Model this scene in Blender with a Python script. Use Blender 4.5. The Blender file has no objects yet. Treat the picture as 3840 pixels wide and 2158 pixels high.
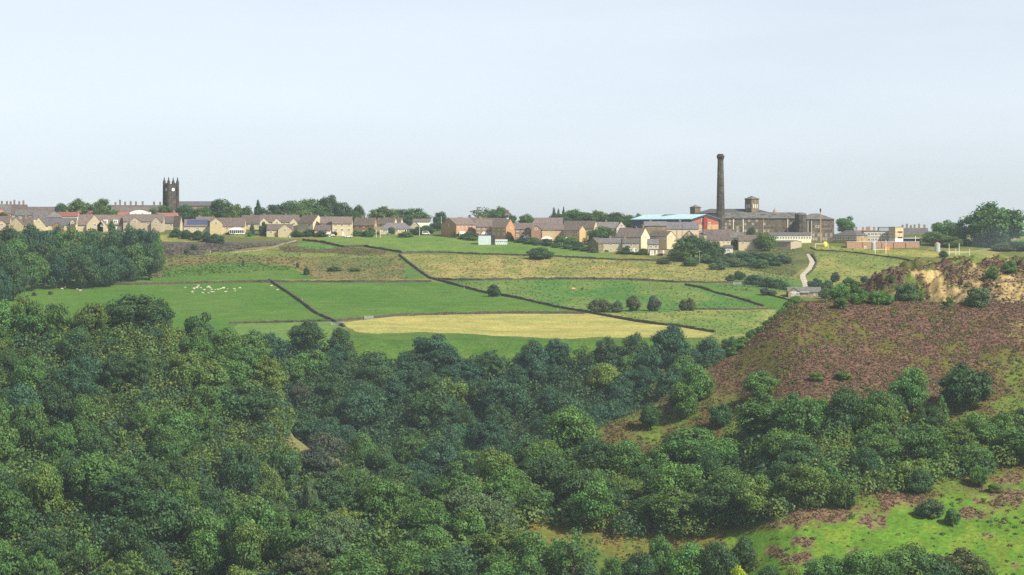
import bpy, math, random
import numpy as np
from mathutils import Vector

random.seed(11)
R = math.radians
SC = bpy.context.scene
COL = SC.collection

# ---------------------------------------------------------------- camera, sky, sun
FPX, UC, VH = 12000.0, 1920.0, 900.0            # focal length and eye level in photo pixels
cam = bpy.data.cameras.new("camera")
camo = bpy.data.objects.new("camera", cam)
COL.objects.link(camo)
camo.location = (0, 0, 0)
camo.rotation_euler = (R(90), 0, 0)
cam.sensor_width = 36.0
cam.lens = 36.0 * FPX / 3840.0
cam.shift_y = -(1079.0 - VH) / 3840.0
cam.clip_start = 0.5
cam.clip_end = 20000
SC.camera = camo

SUN_EL, SUN_AZ = R(42), math.atan2(0.80, -0.60)
w = bpy.data.worlds.new("World")
SC.world = w
w.use_nodes = True
nt = w.node_tree
nt.nodes.clear()
sky = nt.nodes.new("ShaderNodeTexSky")
sky.sky_type = 'NISHITA'
sky.sun_disc = False
sky.sun_elevation = SUN_EL
sky.sun_rotation = SUN_AZ
sky.air_density = 0.5
sky.dust_density = 0.6
sky.ozone_density = 2.6
hs = nt.nodes.new("ShaderNodeHueSaturation")
hs.inputs["Saturation"].default_value = 0.34
bgn = nt.nodes.new("ShaderNodeBackground")
bgn.inputs[1].default_value = 0.115
wo = nt.nodes.new("ShaderNodeOutputWorld")
nt.links.new(sky.outputs[0], hs.inputs["Color"])
tm = nt.nodes.new("ShaderNodeVectorMath"); tm.operation = 'MULTIPLY'; tm.inputs[1].default_value = (0.96, 0.985, 0.99)
# thin uneven high cloud
tcw = nt.nodes.new("ShaderNodeTexCoord"); mpw = nt.nodes.new("ShaderNodeMapping"); mpw.inputs["Scale"].default_value = (7, 7, 40)
nw = nt.nodes.new("ShaderNodeTexNoise"); nw.inputs["Scale"].default_value = 1.0; nw.inputs["Detail"].default_value = 5
rw = nt.nodes.new("ShaderNodeMapRange"); rw.inputs[1].default_value = .35; rw.inputs[2].default_value = .7; rw.inputs[3].default_value = 0; rw.inputs[4].default_value = .35
mw = nt.nodes.new("ShaderNodeMix"); mw.data_type = 'RGBA'; mw.inputs[7].default_value = (6.1, 6.5, 7.0, 1)
nt.links.new(tcw.outputs["Generated"], mpw.inputs[0]); nt.links.new(mpw.outputs[0], nw.inputs["Vector"]); nt.links.new(nw.outputs[0], rw.inputs[0])
nt.links.new(rw.outputs[0], mw.inputs[0]); nt.links.new(hs.outputs[0], mw.inputs[6])
nt.links.new(mw.outputs[2], tm.inputs[0])
nt.links.new(tm.outputs[0], bgn.inputs[0])
nt.links.new(bgn.outputs[0], wo.inputs[0])

sun = bpy.data.lights.new("sun", 'SUN')
sun.energy = 5.0
sun.angle = R(0.5)
sun.color = (1.0, 0.93, 0.80)
suno = bpy.data.objects.new("sun", sun)
COL.objects.link(suno)
sd = Vector((math.sin(SUN_AZ) * math.cos(SUN_EL), math.cos(SUN_AZ) * math.cos(SUN_EL), math.sin(SUN_EL)))
suno.rotation_euler = sd.to_track_quat('Z', 'Y').to_euler()
suno.location = (300, 300, 400)

vs = SC.view_settings
vs.view_transform = 'Standard'
vs.look = 'None'
vs.exposure = 0.47
vs.gamma = 1.0
SC.cycles.max_bounces = 6
SC.cycles.diffuse_bounces = 2
SC.cycles.glossy_bounces = 2
SC.cycles.transmission_bounces = 3
SC.cycles.volume_bounces = 1
SC.cycles.transparent_max_bounces = 6
SC.cycles.use_denoising = False
SC.cycles.sample_clamp_indirect = 4.0

# ---------------------------------------------------------------- helpers
def tag(o, label=None, cat=None, group=None, kind=None):
    if label: o["label"] = label
    if cat: o["category"] = cat
    if group: o["group"] = group
    if kind: o["kind"] = kind
    return o

def link(name, me, mat=None, parent=None, loc=(0, 0, 0), rz=0.0, sc=None):
    o = bpy.data.objects.new(name, me)
    if me is not None and mat is not None and len(me.materials) == 0:
        me.materials.append(mat)
    COL.objects.link(o)
    o.location = loc
    o.rotation_euler = (0, 0, rz)
    if sc: o.scale = sc
    if parent is not None: o.parent = parent
    return o

def empty(name, loc, rz=0.0):
    o = bpy.data.objects.new(name, None)
    COL.objects.link(o)
    o.location = loc
    o.rotation_euler = (0, 0, rz)
    o.empty_display_size = 0.5
    return o

def npmesh(name, V, Fq, smooth=False):
    """mesh from numpy verts (n,3) and an (m,k) face index array"""
    me = bpy.data.meshes.new(name)
    V = np.ascontiguousarray(V, dtype=np.float32)
    Fq = np.ascontiguousarray(Fq, dtype=np.int32)
    k = Fq.shape[1]
    me.vertices.add(len(V))
    me.vertices.foreach_set("co", V.ravel())
    me.loops.add(Fq.size)
    me.loops.foreach_set("vertex_index", Fq.ravel())
    me.polygons.add(len(Fq))
    me.polygons.foreach_set("loop_start", np.arange(0, Fq.size, k, dtype=np.int32))
    if smooth:
        me.polygons.foreach_set("use_smooth", np.ones(len(Fq), dtype=bool))
    me.update(calc_edges=True)
    return me

def setcol(me, C, name="col"):
    C = np.asarray(C, dtype=np.float32)
    if C.shape[1] == 3:
        C = np.hstack([C, np.ones((len(C), 1), np.float32)])
    a = me.color_attributes.new(name, 'FLOAT_COLOR', 'POINT')
    a.data.foreach_set("color", np.ascontiguousarray(C).ravel())

class MB:
    """collects polygons"""
    def __init__(s): s.v, s.f = [], []
    def poly(s, pts):
        n = len(s.v); s.v += [tuple(p) for p in pts]; s.f.append(list(range(n, n + len(pts)))); return s
    def box(s, x0, x1, y0, y1, z0, z1):
        n = len(s.v)
        s.v += [(x0, y0, z0), (x1, y0, z0), (x1, y1, z0), (x0, y1, z0), (x0, y0, z1), (x1, y0, z1), (x1, y1, z1), (x0, y1, z1)]
        for q in ((0, 3, 2, 1), (4, 5, 6, 7), (0, 1, 5, 4), (1, 2, 6, 5), (2, 3, 7, 6), (3, 0, 4, 7)):
            s.f.append([n + i for i in q])
        return s
    def ring(s, prof, n=8, cx=0, cy=0, rot=0, cap=True):
        """lathe: prof [(r,z)...]"""
        b = len(s.v)
        for r, z in prof:
            for i in range(n):
                a = rot + 2 * math.pi * i / n
                s.v.append((cx + r * math.cos(a), cy + r * math.sin(a), z))
        for j in range(len(prof) - 1):
            for i in range(n):
                i2 = (i + 1) % n
                s.f.append([b + j * n + i, b + j * n + i2, b + (j + 1) * n + i2, b + (j + 1) * n + i])
        if cap:
            s.f.append([b + (len(prof) - 1) * n + i for i in range(n)])
            s.f.append([b + i for i in reversed(range(n))])
        return s
    def tube(s, p0, p1, r0, r1, n=6):
        p0, p1 = Vector(p0), Vector(p1)
        d = (p1 - p0).normalized()
        a = d.orthogonal().normalized(); c = d.cross(a)
        b = len(s.v)
        for p, r in ((p0, r0), (p1, r1)):
            for i in range(n):
                t = 2 * math.pi * i / n
                s.v.append(tuple(p + a * (r * math.cos(t)) + c * (r * math.sin(t))))
        for i in range(n):
            i2 = (i + 1) % n
            s.f.append([b + i, b + i2, b + n + i2, b + n + i])
        s.f.append([b + n + i for i in range(n)])
        s.f.append([b + i for i in reversed(range(n))])
        return s
    def mesh(s, name):
        me = bpy.data.meshes.new(name); me.from_pydata(s.v, [], s.f); me.update(); return me
    def build(s, name, mat, parent=None, loc=(0, 0, 0), rz=0.0):
        return link(name, s.mesh(name), mat, parent, loc, rz)

# value noise
def vn(x, y, seed=0):
    xi, yi = np.floor(x).astype(np.int64), np.floor(y).astype(np.int64)
    fx, fy = x - xi, y - yi
    fx, fy = fx * fx * (3 - 2 * fx), fy * fy * (3 - 2 * fy)
    def h(a, b):
        n = (a * 374761393 + b * 668265263 + seed * 982451653) & 0x7fffffff
        n = ((n ^ (n >> 13)) * 1274126177) & 0x7fffffff
        return ((n ^ (n >> 16)) & 0xffff) / 65535.0
    return (h(xi, yi) * (1 - fx) + h(xi + 1, yi) * fx) * (1 - fy) + (h(xi, yi + 1) * (1 - fx) + h(xi + 1, yi + 1) * fx) * fy
def fbm(x, y, seed=0, o=4):
    r, a, t = 0.0, 1.0, 0.0
    for i in range(o):
        r = r + a * vn(x * 2 ** i + 17 * i, y * 2 ** i - 9 * i, seed + i); t += a; a *= 0.5
    return r / t            # 0..1
def sstep(a, b, x):
    t = np.clip((x - a) / (b - a), 0, 1); return t * t * (3 - 2 * t)

# ---------------------------------------------------------------- terrain height
def knots(s):
    p = [tuple(float(t) for t in q.split(':')) for q in s.split()]
    return [a for a, b in p], [b for a, b in p]
K_RIDGE = knots("-600:832 0:833 800:838 1200:846 1600:855 2000:855 2400:856 2700:866 3100:880 3500:882 3700:872 3840:868 4500:860")
K_L2 = knots("-800:1240 0:1245 300:1250 550:1240 700:1300 830:1350 924:1395 1013:1485 1043:1545 1103:1640 1177:1695 1267:1722 1400:1790 1500:1870 1700:2050 2000:2400")
K_L1L = knots("-800:1930 0:1922 253:1895 492:1865 626:1922 835:2005 950:2120 1100:2330 1300:2620")
K_L1R = knots("300:2700 700:2420 835:2290 900:2140 1028:2065 1192:1995 1416:1952 1714:1885 1938:1800 2087:1710 2236:1612 2385:1546 2475:1505 2653:1386 2758:1327 2922:1180 2996:1135 3130:1128 3309:1132 3600:1140 3840:1130 4500:1090")
K_L1RY = knots("300:800 1000:820 1700:850 2236:905 3000:955 4500:965")
K_L4 = knots("300:2700 2236:1900 2700:1430 2900:1290 3000:1215 3130:1128 3250:1078 3309:1046 3414:1004 3500:1010 3560:992 3840:978 4500:960")

def crest(d, af, ab, wd):
    return (af + ab) / 2 * (np.sqrt(d * d + wd * wd) - wd) - (af - ab) / 2 * d

def gz(x, Y, rough=True):
    x = np.asarray(x, float); Y = np.asarray(Y, float)
    Ys = np.maximum(Y, 250.0)
    u = UC + FPX * x / Ys
    vr = np.interp(u, *K_RIDGE)
    vf = np.interp(Y, [1215, 1714, 1765, 1850, 1950, 2300, 3200], [1279, 872, 856, 846, 850, 930, 1150])
    vf = vf + (vr - 846) * sstep(1640, 1850, Y)
    zf = (VH - vf) / FPX * np.maximum(Y, 1215)
    zf = zf - 0.45 * np.maximum(1215 - Y, 0)
    und = (fbm(x / 70, Y / 90, 3, 3) - 0.5) * 3.0
    zf = zf + und * sstep(1200, 1300, Y) * (1 - sstep(1640, 1720, Y))
    z = zf
    z2 = (VH - np.interp(u, *K_L2)) / FPX * 1060 - crest(Y - 1060, 0.5, 0.5, 8)
    z1 = (VH - np.interp(u, *K_L1L)) / FPX * 850 - crest(Y - 850, 0.5, 0.6, 8)
    yr = np.interp(u, *K_L1RY)
    bump = 9.0 * np.exp(-((Y - 800) / 16.0) ** 2) * sstep(2650, 3000, u)
    zr = (VH - np.interp(u, *K_L1R)) / FPX * yr - crest(Y - yr, 0.35, 0.55, 5)
    z4 = (VH - np.interp(u, *K_L4)) / FPX * 1015 - crest(Y - 1015, 0.42, 0.06, 4) - 0.25 * np.maximum(Y - 1090, 0)
    if rough:
        q = sstep(2950, 3150, u) * sstep(930, 965, Y) * (1 - sstep(1060, 1110, Y))
        z4 = z4 + q * ((fbm(x / 9, Y / 9, 21, 4) - 0.5) * 8.0 + (fbm(x / 2.4, Y / 2.4, 5, 3) - 0.5) * 3.6 + (fbm(x / .9, Y / .9, 6, 2) - 0.5) * 1.1)
        zr = zr + (fbm(x / 14, Y / 14, 9, 3) - 0.5) * 2.2 * (1 - sstep(920, 960, Y))
    z = np.maximum(np.maximum(z, z2), np.maximum(z1, np.maximum(zr, z4)))
    z = np.maximum(z, -104 + (fbm(x / 40, Y / 40, 2, 3) - .5) * 4)
    z = np.maximum(z, -3 - 0.42 * np.maximum(Y, 0))
    return z

YS = np.concatenate([np.arange(600, 2000, 1.0)])
_US = np.arange(-700, 4600, 5.0)
_UU, _YY = np.meshgrid(_US, YS, indexing='ij')
_VV = VH - FPX * gz((_UU - UC) / FPX * _YY, _YY) / _YY
def pick(u, v, ymin=600):
    """first ground point at or above photo height v, farther than ymin"""
    i = int(np.clip(round((u + 700) / 5), 0, len(_US) - 1))
    col = _VV[i]
    k = np.where((YS >= ymin) & (col <= v))[0]
    Y = float(YS[k[0]]) if len(k) else 1850.0
    x = (u - UC) / FPX * Y
    return x, Y, float(gz(x, Y))
def P(u, v, Y):
    return ((u - UC) / FPX * Y, Y, (VH - v) / FPX * Y)
def uv_of(x, Y, z):
    return UC + FPX * x / Y, VH - FPX * z / Y

def inpoly(u, v, poly):
    u = np.asarray(u, float); v = np.asarray(v, float)
    c = np.zeros(u.shape, bool)
    n = len(poly)
    for i in range(n):
        x1, y1 = poly[i]; x2, y2 = poly[(i + 1) % n]
        if y1 == y2: continue
        m = ((y1 > v) != (y2 > v)) & (u < (x2 - x1) * (v - y1) / (y2 - y1) + x1)
        c ^= m
    return c

# ---------------------------------------------------------------- materials
def mat(name, col=(.5, .5, .5), rough=0.8, spec=0.25):
    m = bpy.data.materials.new(name); m.use_nodes = True
    b = m.node_tree.nodes["Principled BSDF"]
    b.inputs["Base Color"].default_value = (*col, 1)
    b.inputs["Roughness"].default_value = rough
    b.inputs["Specular IOR Level"].default_value = spec
    return m, m.node_tree, b

def noisy(name, c1, c2, scale=1.0, rough=0.85, c3=None, detail=5, bump=0.0, stretch=None, spec=0.2):
    m, t, b = mat(name, c1, rough, spec)
    tc = t.nodes.new("ShaderNodeTexCoord")
    mp = t.nodes.new("ShaderNodeMapping")
    if stretch: mp.inputs["Scale"].default_value = stretch
    n = t.nodes.new("ShaderNodeTexNoise"); n.inputs["Scale"].default_value = scale; n.inputs["Detail"].default_value = detail
    n.inputs["Roughness"].default_value = 0.65
    cr = t.nodes.new("ShaderNodeValToRGB")
    cr.color_ramp.elements[0].position = 0.34; cr.color_ramp.elements[0].color = (*c1, 1)
    cr.color_ramp.elements[1].position = 0.66; cr.color_ramp.elements[1].color = (*c2, 1)
    if c3:
        e = cr.color_ramp.elements.new(0.5); e.color = (*c3, 1)
    oi = t.nodes.new("ShaderNodeObjectInfo")
    mx = t.nodes.new("ShaderNodeMix"); mx.data_type = 'RGBA'; mx.blend_type = 'MULTIPLY'; mx.inputs[0].default_value = 1.0
    t.links.new(tc.outputs["Object"], mp.inputs[0]); t.links.new(mp.outputs[0], n.inputs["Vector"])
    t.links.new(n.outputs[0], cr.inputs[0])
    t.links.new(cr.outputs[0], mx.inputs[6]); t.links.new(oi.outputs["Color"], mx.inputs[7])
    t.links.new(mx.outputs[2], b.inputs["Base Color"])
    if bump:
        bp = t.nodes.new("ShaderNodeBump"); bp.inputs["Strength"].default_value = bump; bp.inputs["Distance"].default_value = 0.1
        t.links.new(n.outputs[0], bp.inputs["Height"]); t.links.new(bp.outputs[0], b.inputs["Normal"])
    return m

def foliage_mat(name="foliage", translucent=0.36):
    m, t, b = mat(name, (.06, .09, .03), 0.55, 0.25)
    at = t.nodes.new("ShaderNodeAttribute"); at.attribute_name = "col"
    oi = t.nodes.new("ShaderNodeObjectInfo")
    mx = t.nodes.new("ShaderNodeMix"); mx.data_type = 'RGBA'; mx.blend_type = 'MULTIPLY'; mx.inputs[0].default_value = 1.0
    t.links.new(at.outputs["Color"], mx.inputs[6]); t.links.new(oi.outputs["Color"], mx.inputs[7])
    t.links.new(mx.outputs[2], b.inputs["Base Color"])
    tr = t.nodes.new("ShaderNodeBsdfTranslucent")
    t.links.new(mx.outputs[2], tr.inputs[0])
    ms = t.nodes.new("ShaderNodeMixShader"); ms.inputs[0].default_value = translucent
    t.links.new(b.outputs[0], ms.inputs[1]); t.links.new(tr.outputs[0], ms.inputs[2])
    t.links.new(ms.outputs[0], t.nodes["Material Output"].inputs[0])
    return m

def ground_mat():
    m, t, b = mat("ground", (.1, .1, .05), 0.95, 0.1)
    at = t.nodes.new("ShaderNodeAttribute"); at.attribute_name = "col"
    tc = t.nodes.new("ShaderNodeTexCoord")
    n1 = t.nodes.new("ShaderNodeTexNoise"); n1.inputs["Scale"].default_value = 0.9; n1.inputs["Detail"].default_value = 6; n1.inputs["Roughness"].default_value = 0.7
    n2 = t.nodes.new("ShaderNodeTexNoise"); n2.inputs["Scale"].default_value = 0.12; n2.inputs["Detail"].default_value = 5
    r1 = t.nodes.new("ShaderNodeMapRange"); r1.inputs[1].default_value = .3; r1.inputs[2].default_value = .7; r1.inputs[3].default_value = .58; r1.inputs[4].default_value = 1.42
    r2 = t.nodes.new("ShaderNodeMapRange"); r2.inputs[1].default_value = .3; r2.inputs[2].default_value = .7; r2.inputs[3].default_value = .86; r2.inputs[4].default_value = 1.14
    mu = t.nodes.new("ShaderNodeMath"); mu.operation = 'MULTIPLY'
    mx = t.nodes.new("ShaderNodeVectorMath"); mx.operation = 'SCALE'
    t.links.new(tc.outputs["Object"], n1.inputs["Vector"]); t.links.new(tc.outputs["Object"], n2.inputs["Vector"])
    t.links.new(n1.outputs[0], r1.inputs[0]); t.links.new(n2.outputs[0], r2.inputs[0])
    t.links.new(r1.outputs[0], mu.inputs[0]); t.links.new(r2.outputs[0], mu.inputs[1])
    t.links.new(at.outputs["Color"], mx.inputs[0]); t.links.new(mu.outputs[0], mx.inputs["Scale"])
    t.links.new(mx.outputs[0], b.inputs["Base Color"])
    bp = t.nodes.new("ShaderNodeBump"); bp.inputs["Strength"].default_value = 0.5; bp.inputs["Distance"].default_value = 0.5
    t.links.new(n1.outputs[0], bp.inputs["Height"]); t.links.new(bp.outputs[0], b.inputs["Normal"])
    return m

M = {}
M['fol'] = foliage_mat()
M['bark'] = noisy("bark", (.05, .04, .03), (.12, .10, .08), 6)
M['stone'] = noisy("yellow_stone", (.48, .40, .26), (.66, .56, .39), 1.3)
M['gritstone'] = noisy("weathered_stone", (.16, .13, .09), (.36, .29, .18), 0.55, c3=(.22, .18, .12))
M['soot'] = noisy("sooty_stone", (.035, .032, .030), (.13, .105, .075), 0.45, c3=(.07, .06, .048))
M['brick'] = noisy("brown_brick", (.30, .17, .10), (.44, .27, .16), 2.0)
M['ybrick'] = noisy("buff_brick", (.50, .35, .17), (.64, .46, .25), 2.0)
M['pink'] = noisy("pink_brick", (.36, .20, .13), (.50, .30, .20), 1.2)
M['render'] = noisy("cream_render", (.66, .62, .52), (.78, .74, .64), 1.5)
M['white'] = noisy("white_paint", (.74, .74, .72), (.84, .84, .82), 3, rough=.5)
M['tile'] = noisy("brown_roof_tile", (.10, .082, .076), (.20, .160, .140), 1.2, c3=(.15, .12, .108))
M['slate'] = noisy("grey_slate", (.09, .088, .095), (.20, .19, .19), 1.2, c3=(.14, .135, .14))
M['redtile'] = noisy("red_roof_tile", (.22, .085, .070), (.30, .12, .10), 1.4)
M['orangetile'] = noisy("orange_roof_tile", (.62, .15, .06), (.75, .22, .10), 1.4)
M['millroof'] = noisy("mill_slate", (.045, .045, .05), (.16, .15, .145), .35, c3=(.14, .135, .125), stretch=(1, 1, 2.5))
M['glass'], _t, _b = mat("window_glass", (.03, .035, .045), 0.15, 0.6)
M['bluesheet'] = noisy("pale_blue_sheet_roof", (.40, .60, .68), (.52, .72, .78), .5, rough=.5)
M['redsheet'] = noisy("red_cladding", (.42, .13, .065), (.52, .17, .09), .8, rough=.6)
M['orangesheet'] = noisy("orange_cladding", (.54, .34, .15), (.64, .42, .20), .8, rough=.6)
M['darkred'] = noisy("dark_red_steel", (.24, .04, .03), (.34, .07, .05), 2)
M['darkblue'] = noisy("dark_blue_trim", (.03, .06, .12), (.05, .09, .17), 2)
M['solar'] = noisy("solar_glass", (.03, .045, .12), (.07, .10, .20), 3, rough=.25, spec=.6)
M['metal'] = noisy("galvanised_metal", (.30, .34, .38), (.42, .46, .50), 1.5, rough=.45)
M['shed'] = noisy("pale_blue_panel", (.50, .58, .60), (.62, .70, .72), 1)
M['wallstone'] = noisy("drystone", (.035, .030, .022), (.13, .105, .075), 2.2, c3=(.065, .055, .04), bump=.5)
M['asphalt'] = noisy("lane_surface", (.34, .30, .23), (.50, .45, .36), .25)
M['wood'] = noisy("timber_post", (.30, .27, .22), (.42, .38, .32), 3)
M['yellow'], _t, _b = mat("yellow_plastic", (.85, .80, .02), .5)
M['orange'], _t, _b = mat("orange_plastic", (.80, .30, .03), .6)
M['wool'] = noisy("wool", (.52, .46, .34), (.70, .64, .50), 6)
M['skinface'], _t, _b = mat("sheep_face", (.10, .08, .07), .8)
M['tancoat'] = noisy("tan_coat", (.45, .26, .14), (.56, .34, .20), 3)
M['darkcoat'] = noisy("dark_coat", (.03, .02, .015), (.06, .04, .03), 3)
M['rock'] = noisy("quarry_stone", (.16, .12, .07), (.42, .33, .20), .9, c3=(.30, .23, .13), bump=.6)
M['ground'] = ground_mat()

# ---------------------------------------------------------------- ground sheet
OL = (.115, .135, .035)
FIELDS = [  # (polygon in photo pixels on the far hillside, colour A, colour B, noise size, edge softness)
 ("rough", [(560, 950), (1500, 960), (1530, 1046), (1180, 1049), (1120, 1010), (560, 1045)], (.17, .145, .06), (.10, .125, .04), 9),
 ("greenband", [(60, 1012), (600, 1040), (640, 1010), (820, 985), (1080, 998), (1190, 1048), (900, 1052), (60, 1072)], (.062, .140, .020), (.085, .155, .028), 30),
 ("bankg", [(1520, 975), (1450, 962), (1560, 1010), (1600, 1046), (1510, 1048)], (.075, .145, .035), (.10, .16, .045), 9),
 ("scrub", [(600, 898), (830, 908), (1120, 902), (1120, 912), (900, 935), (860, 950), (600, 962)], (.085, .072, .07), (.115, .10, .085), 6),
 ("tan", [(600, 870), (700, 873), (800, 885), (840, 900), (740, 908), (600, 905)], (.25, .22, .07), (.16, .19, .05), 9),
 ("lawn", [(900, 875), (1010, 876), (1020, 893), (930, 896)], (.07, .18, .035), (.16, .12, .05), 7),
 ("bank", [(1050, 925), (1160, 925), (1300, 928), (1450, 940), (1440, 958), (1250, 957), (1050, 950)], (.11, .085, .045), (.08, .085, .03), 7),
 ("gr0", [(1140, 911), (1290, 930), (1180, 935), (1100, 925)], (.075, .19, .035), (.09, .2, .045), 20),
 ("strip", [(760, 950), (950, 935), (1080, 945), (1450, 962), (1440, 967), (760, 960)], (.16, .19, .05), (.1, .16, .04), 14),
 ("top", [(1130, 903), (1250, 893), (1500, 884), (1700, 884), (1900, 900), (2120, 918), (2290, 947), (2320, 976), (1990, 960), (1540, 950), (1506, 946), (1366, 924), (1288, 926)], (.085, .172, .032), (.125, .195, .045), 26),
 ("straw", [(1500, 955), (1900, 957), (2290, 974), (2560, 985), (2960, 1015), (2990, 1045), (2800, 1056), (2540, 1054), (2130, 1042), (1800, 1047), (1618, 1043)], (.30, .255, .10), (.185, .20, .06), 8),
 ("g3", [(1009, 1055), (1620, 1056), (1700, 1066), (1820, 1100), (1975, 1127), (2091, 1154), (2165, 1173), (1676, 1176), (1482, 1182), (1249, 1204)], (.060, .142, .018), (.080, .158, .026), 34),
 ("g4", [(-400, 1082), (100, 1075), (1005, 1055), (1245, 1201), (1055, 1207), (880, 1420), (-400, 1420)], (.060, .142, .018), (.080, .158, .026), 34),
 ("g4b", [(880, 1209), (1055, 1208), (1250, 1203), (1300, 1230), (1300, 1400), (880, 1400)], (.10, .18, .045), (.12, .20, .05), 30),
 ("g5", [(1680, 1056), (1800, 1049), (2130, 1045), (2560, 1060), (2700, 1105), (2860, 1152), (2620, 1158), (2480, 1172), (2207, 1172), (2091, 1152), (1820, 1098)], (.125, .185, .045), (.065, .16, .032), 16),
 ("g8", [(2560, 1060), (2760, 1068), (2870, 1105), (3010, 1140), (3000, 1200), (2890, 1180), (2890, 1155), (2700, 1104)], (.062, .152, .020), (.085, .165, .026), 20),
 ("g9", [(2207, 1173), (2480, 1173), (2620, 1160), (2900, 1160), (3000, 1175), (3000, 1280), (2690, 1290), (2640, 1244), (2557, 1224), (2382, 1205)], (.22, .235, .07), (.12, .19, .045), 12),
 ("hay", [(1288, 1212), (1482, 1184), (1900, 1177), (2169, 1177), (2207, 1176), (2382, 1207), (2557, 1227), (2690, 1250), (2640, 1266), (2450, 1268), (2250, 1264), (2130, 1271), (1900, 1262), (1700, 1249), (1560, 1246), (1420, 1253), (1345, 1247), (1310, 1232)], (.38, .325, .12), (.26, .275, .085), 14),
 ("under", [(1290, 1236), (1345, 1248), (1420, 1254), (1560, 1247), (1700, 1250), (1900, 1263), (2130, 1272), (2300, 1266), (2640, 1268), (2640, 1400), (1290, 1400)], (.055, .122, .020), (.085, .145, .028), 9),
 ("r1", [(3060, 945), (3280, 960), (3452, 988), (3420, 1040), (3200, 1080), (3020, 1060), (3025, 1010)], (.235, .235, .075), (.13, .18, .045), 12),
 ("pitch", [(3060, 922), (3300, 932), (3560, 940), (3680, 952), (3800, 968), (3560, 968), (3300, 960), (3060, 937)], (.30, .26, .08), (.16, .20, .05), 8),
 ("bank2", [(2730, 930), (3050, 925), (3060, 950), (3010, 1010), (2960, 1040), (2790, 1010)], (.075, .095, .03), (.12, .13, .045), 8),
 ("lower", [(2680, 1085), (2760, 1035), (2960, 1040), (3010, 1060), (3010, 1090), (2870, 1100)], (.075, .15, .035), (.10, .17, .04), 10),
 ("gr", [(3640, 935), (3840, 893), (4100, 870), (4100, 905), (3840, 908), (3700, 945)], (.08, .17, .04), (.11, .19, .05), 12),
 ("gr2", [(3620, 925), (3760, 895), (3840, 880), (3840, 893), (3640, 935)], (.26, .20, .12), (.16, .17, .06), 8),
 ("gr3", [(3640, 945), (3740, 922), (3760, 945), (3700, 958)], (.34, .28, .14), (.2, .2, .07), 8),
 ("gar", [(2690, 930), (2790, 925), (2790, 935), (2690, 940)], (.08, .2, .04), (.09, .22, .04), 12),
]
LANE = [(3028, 955, 10), (3038, 968, 15), (3046, 985, 19), (3040, 1003, 21), (3024, 1020, 20), (3010, 1033, 20), (3012, 1048, 22), (3022, 1066, 26), (3026, 1090, 30), (3010, 1112, 34)]

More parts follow.
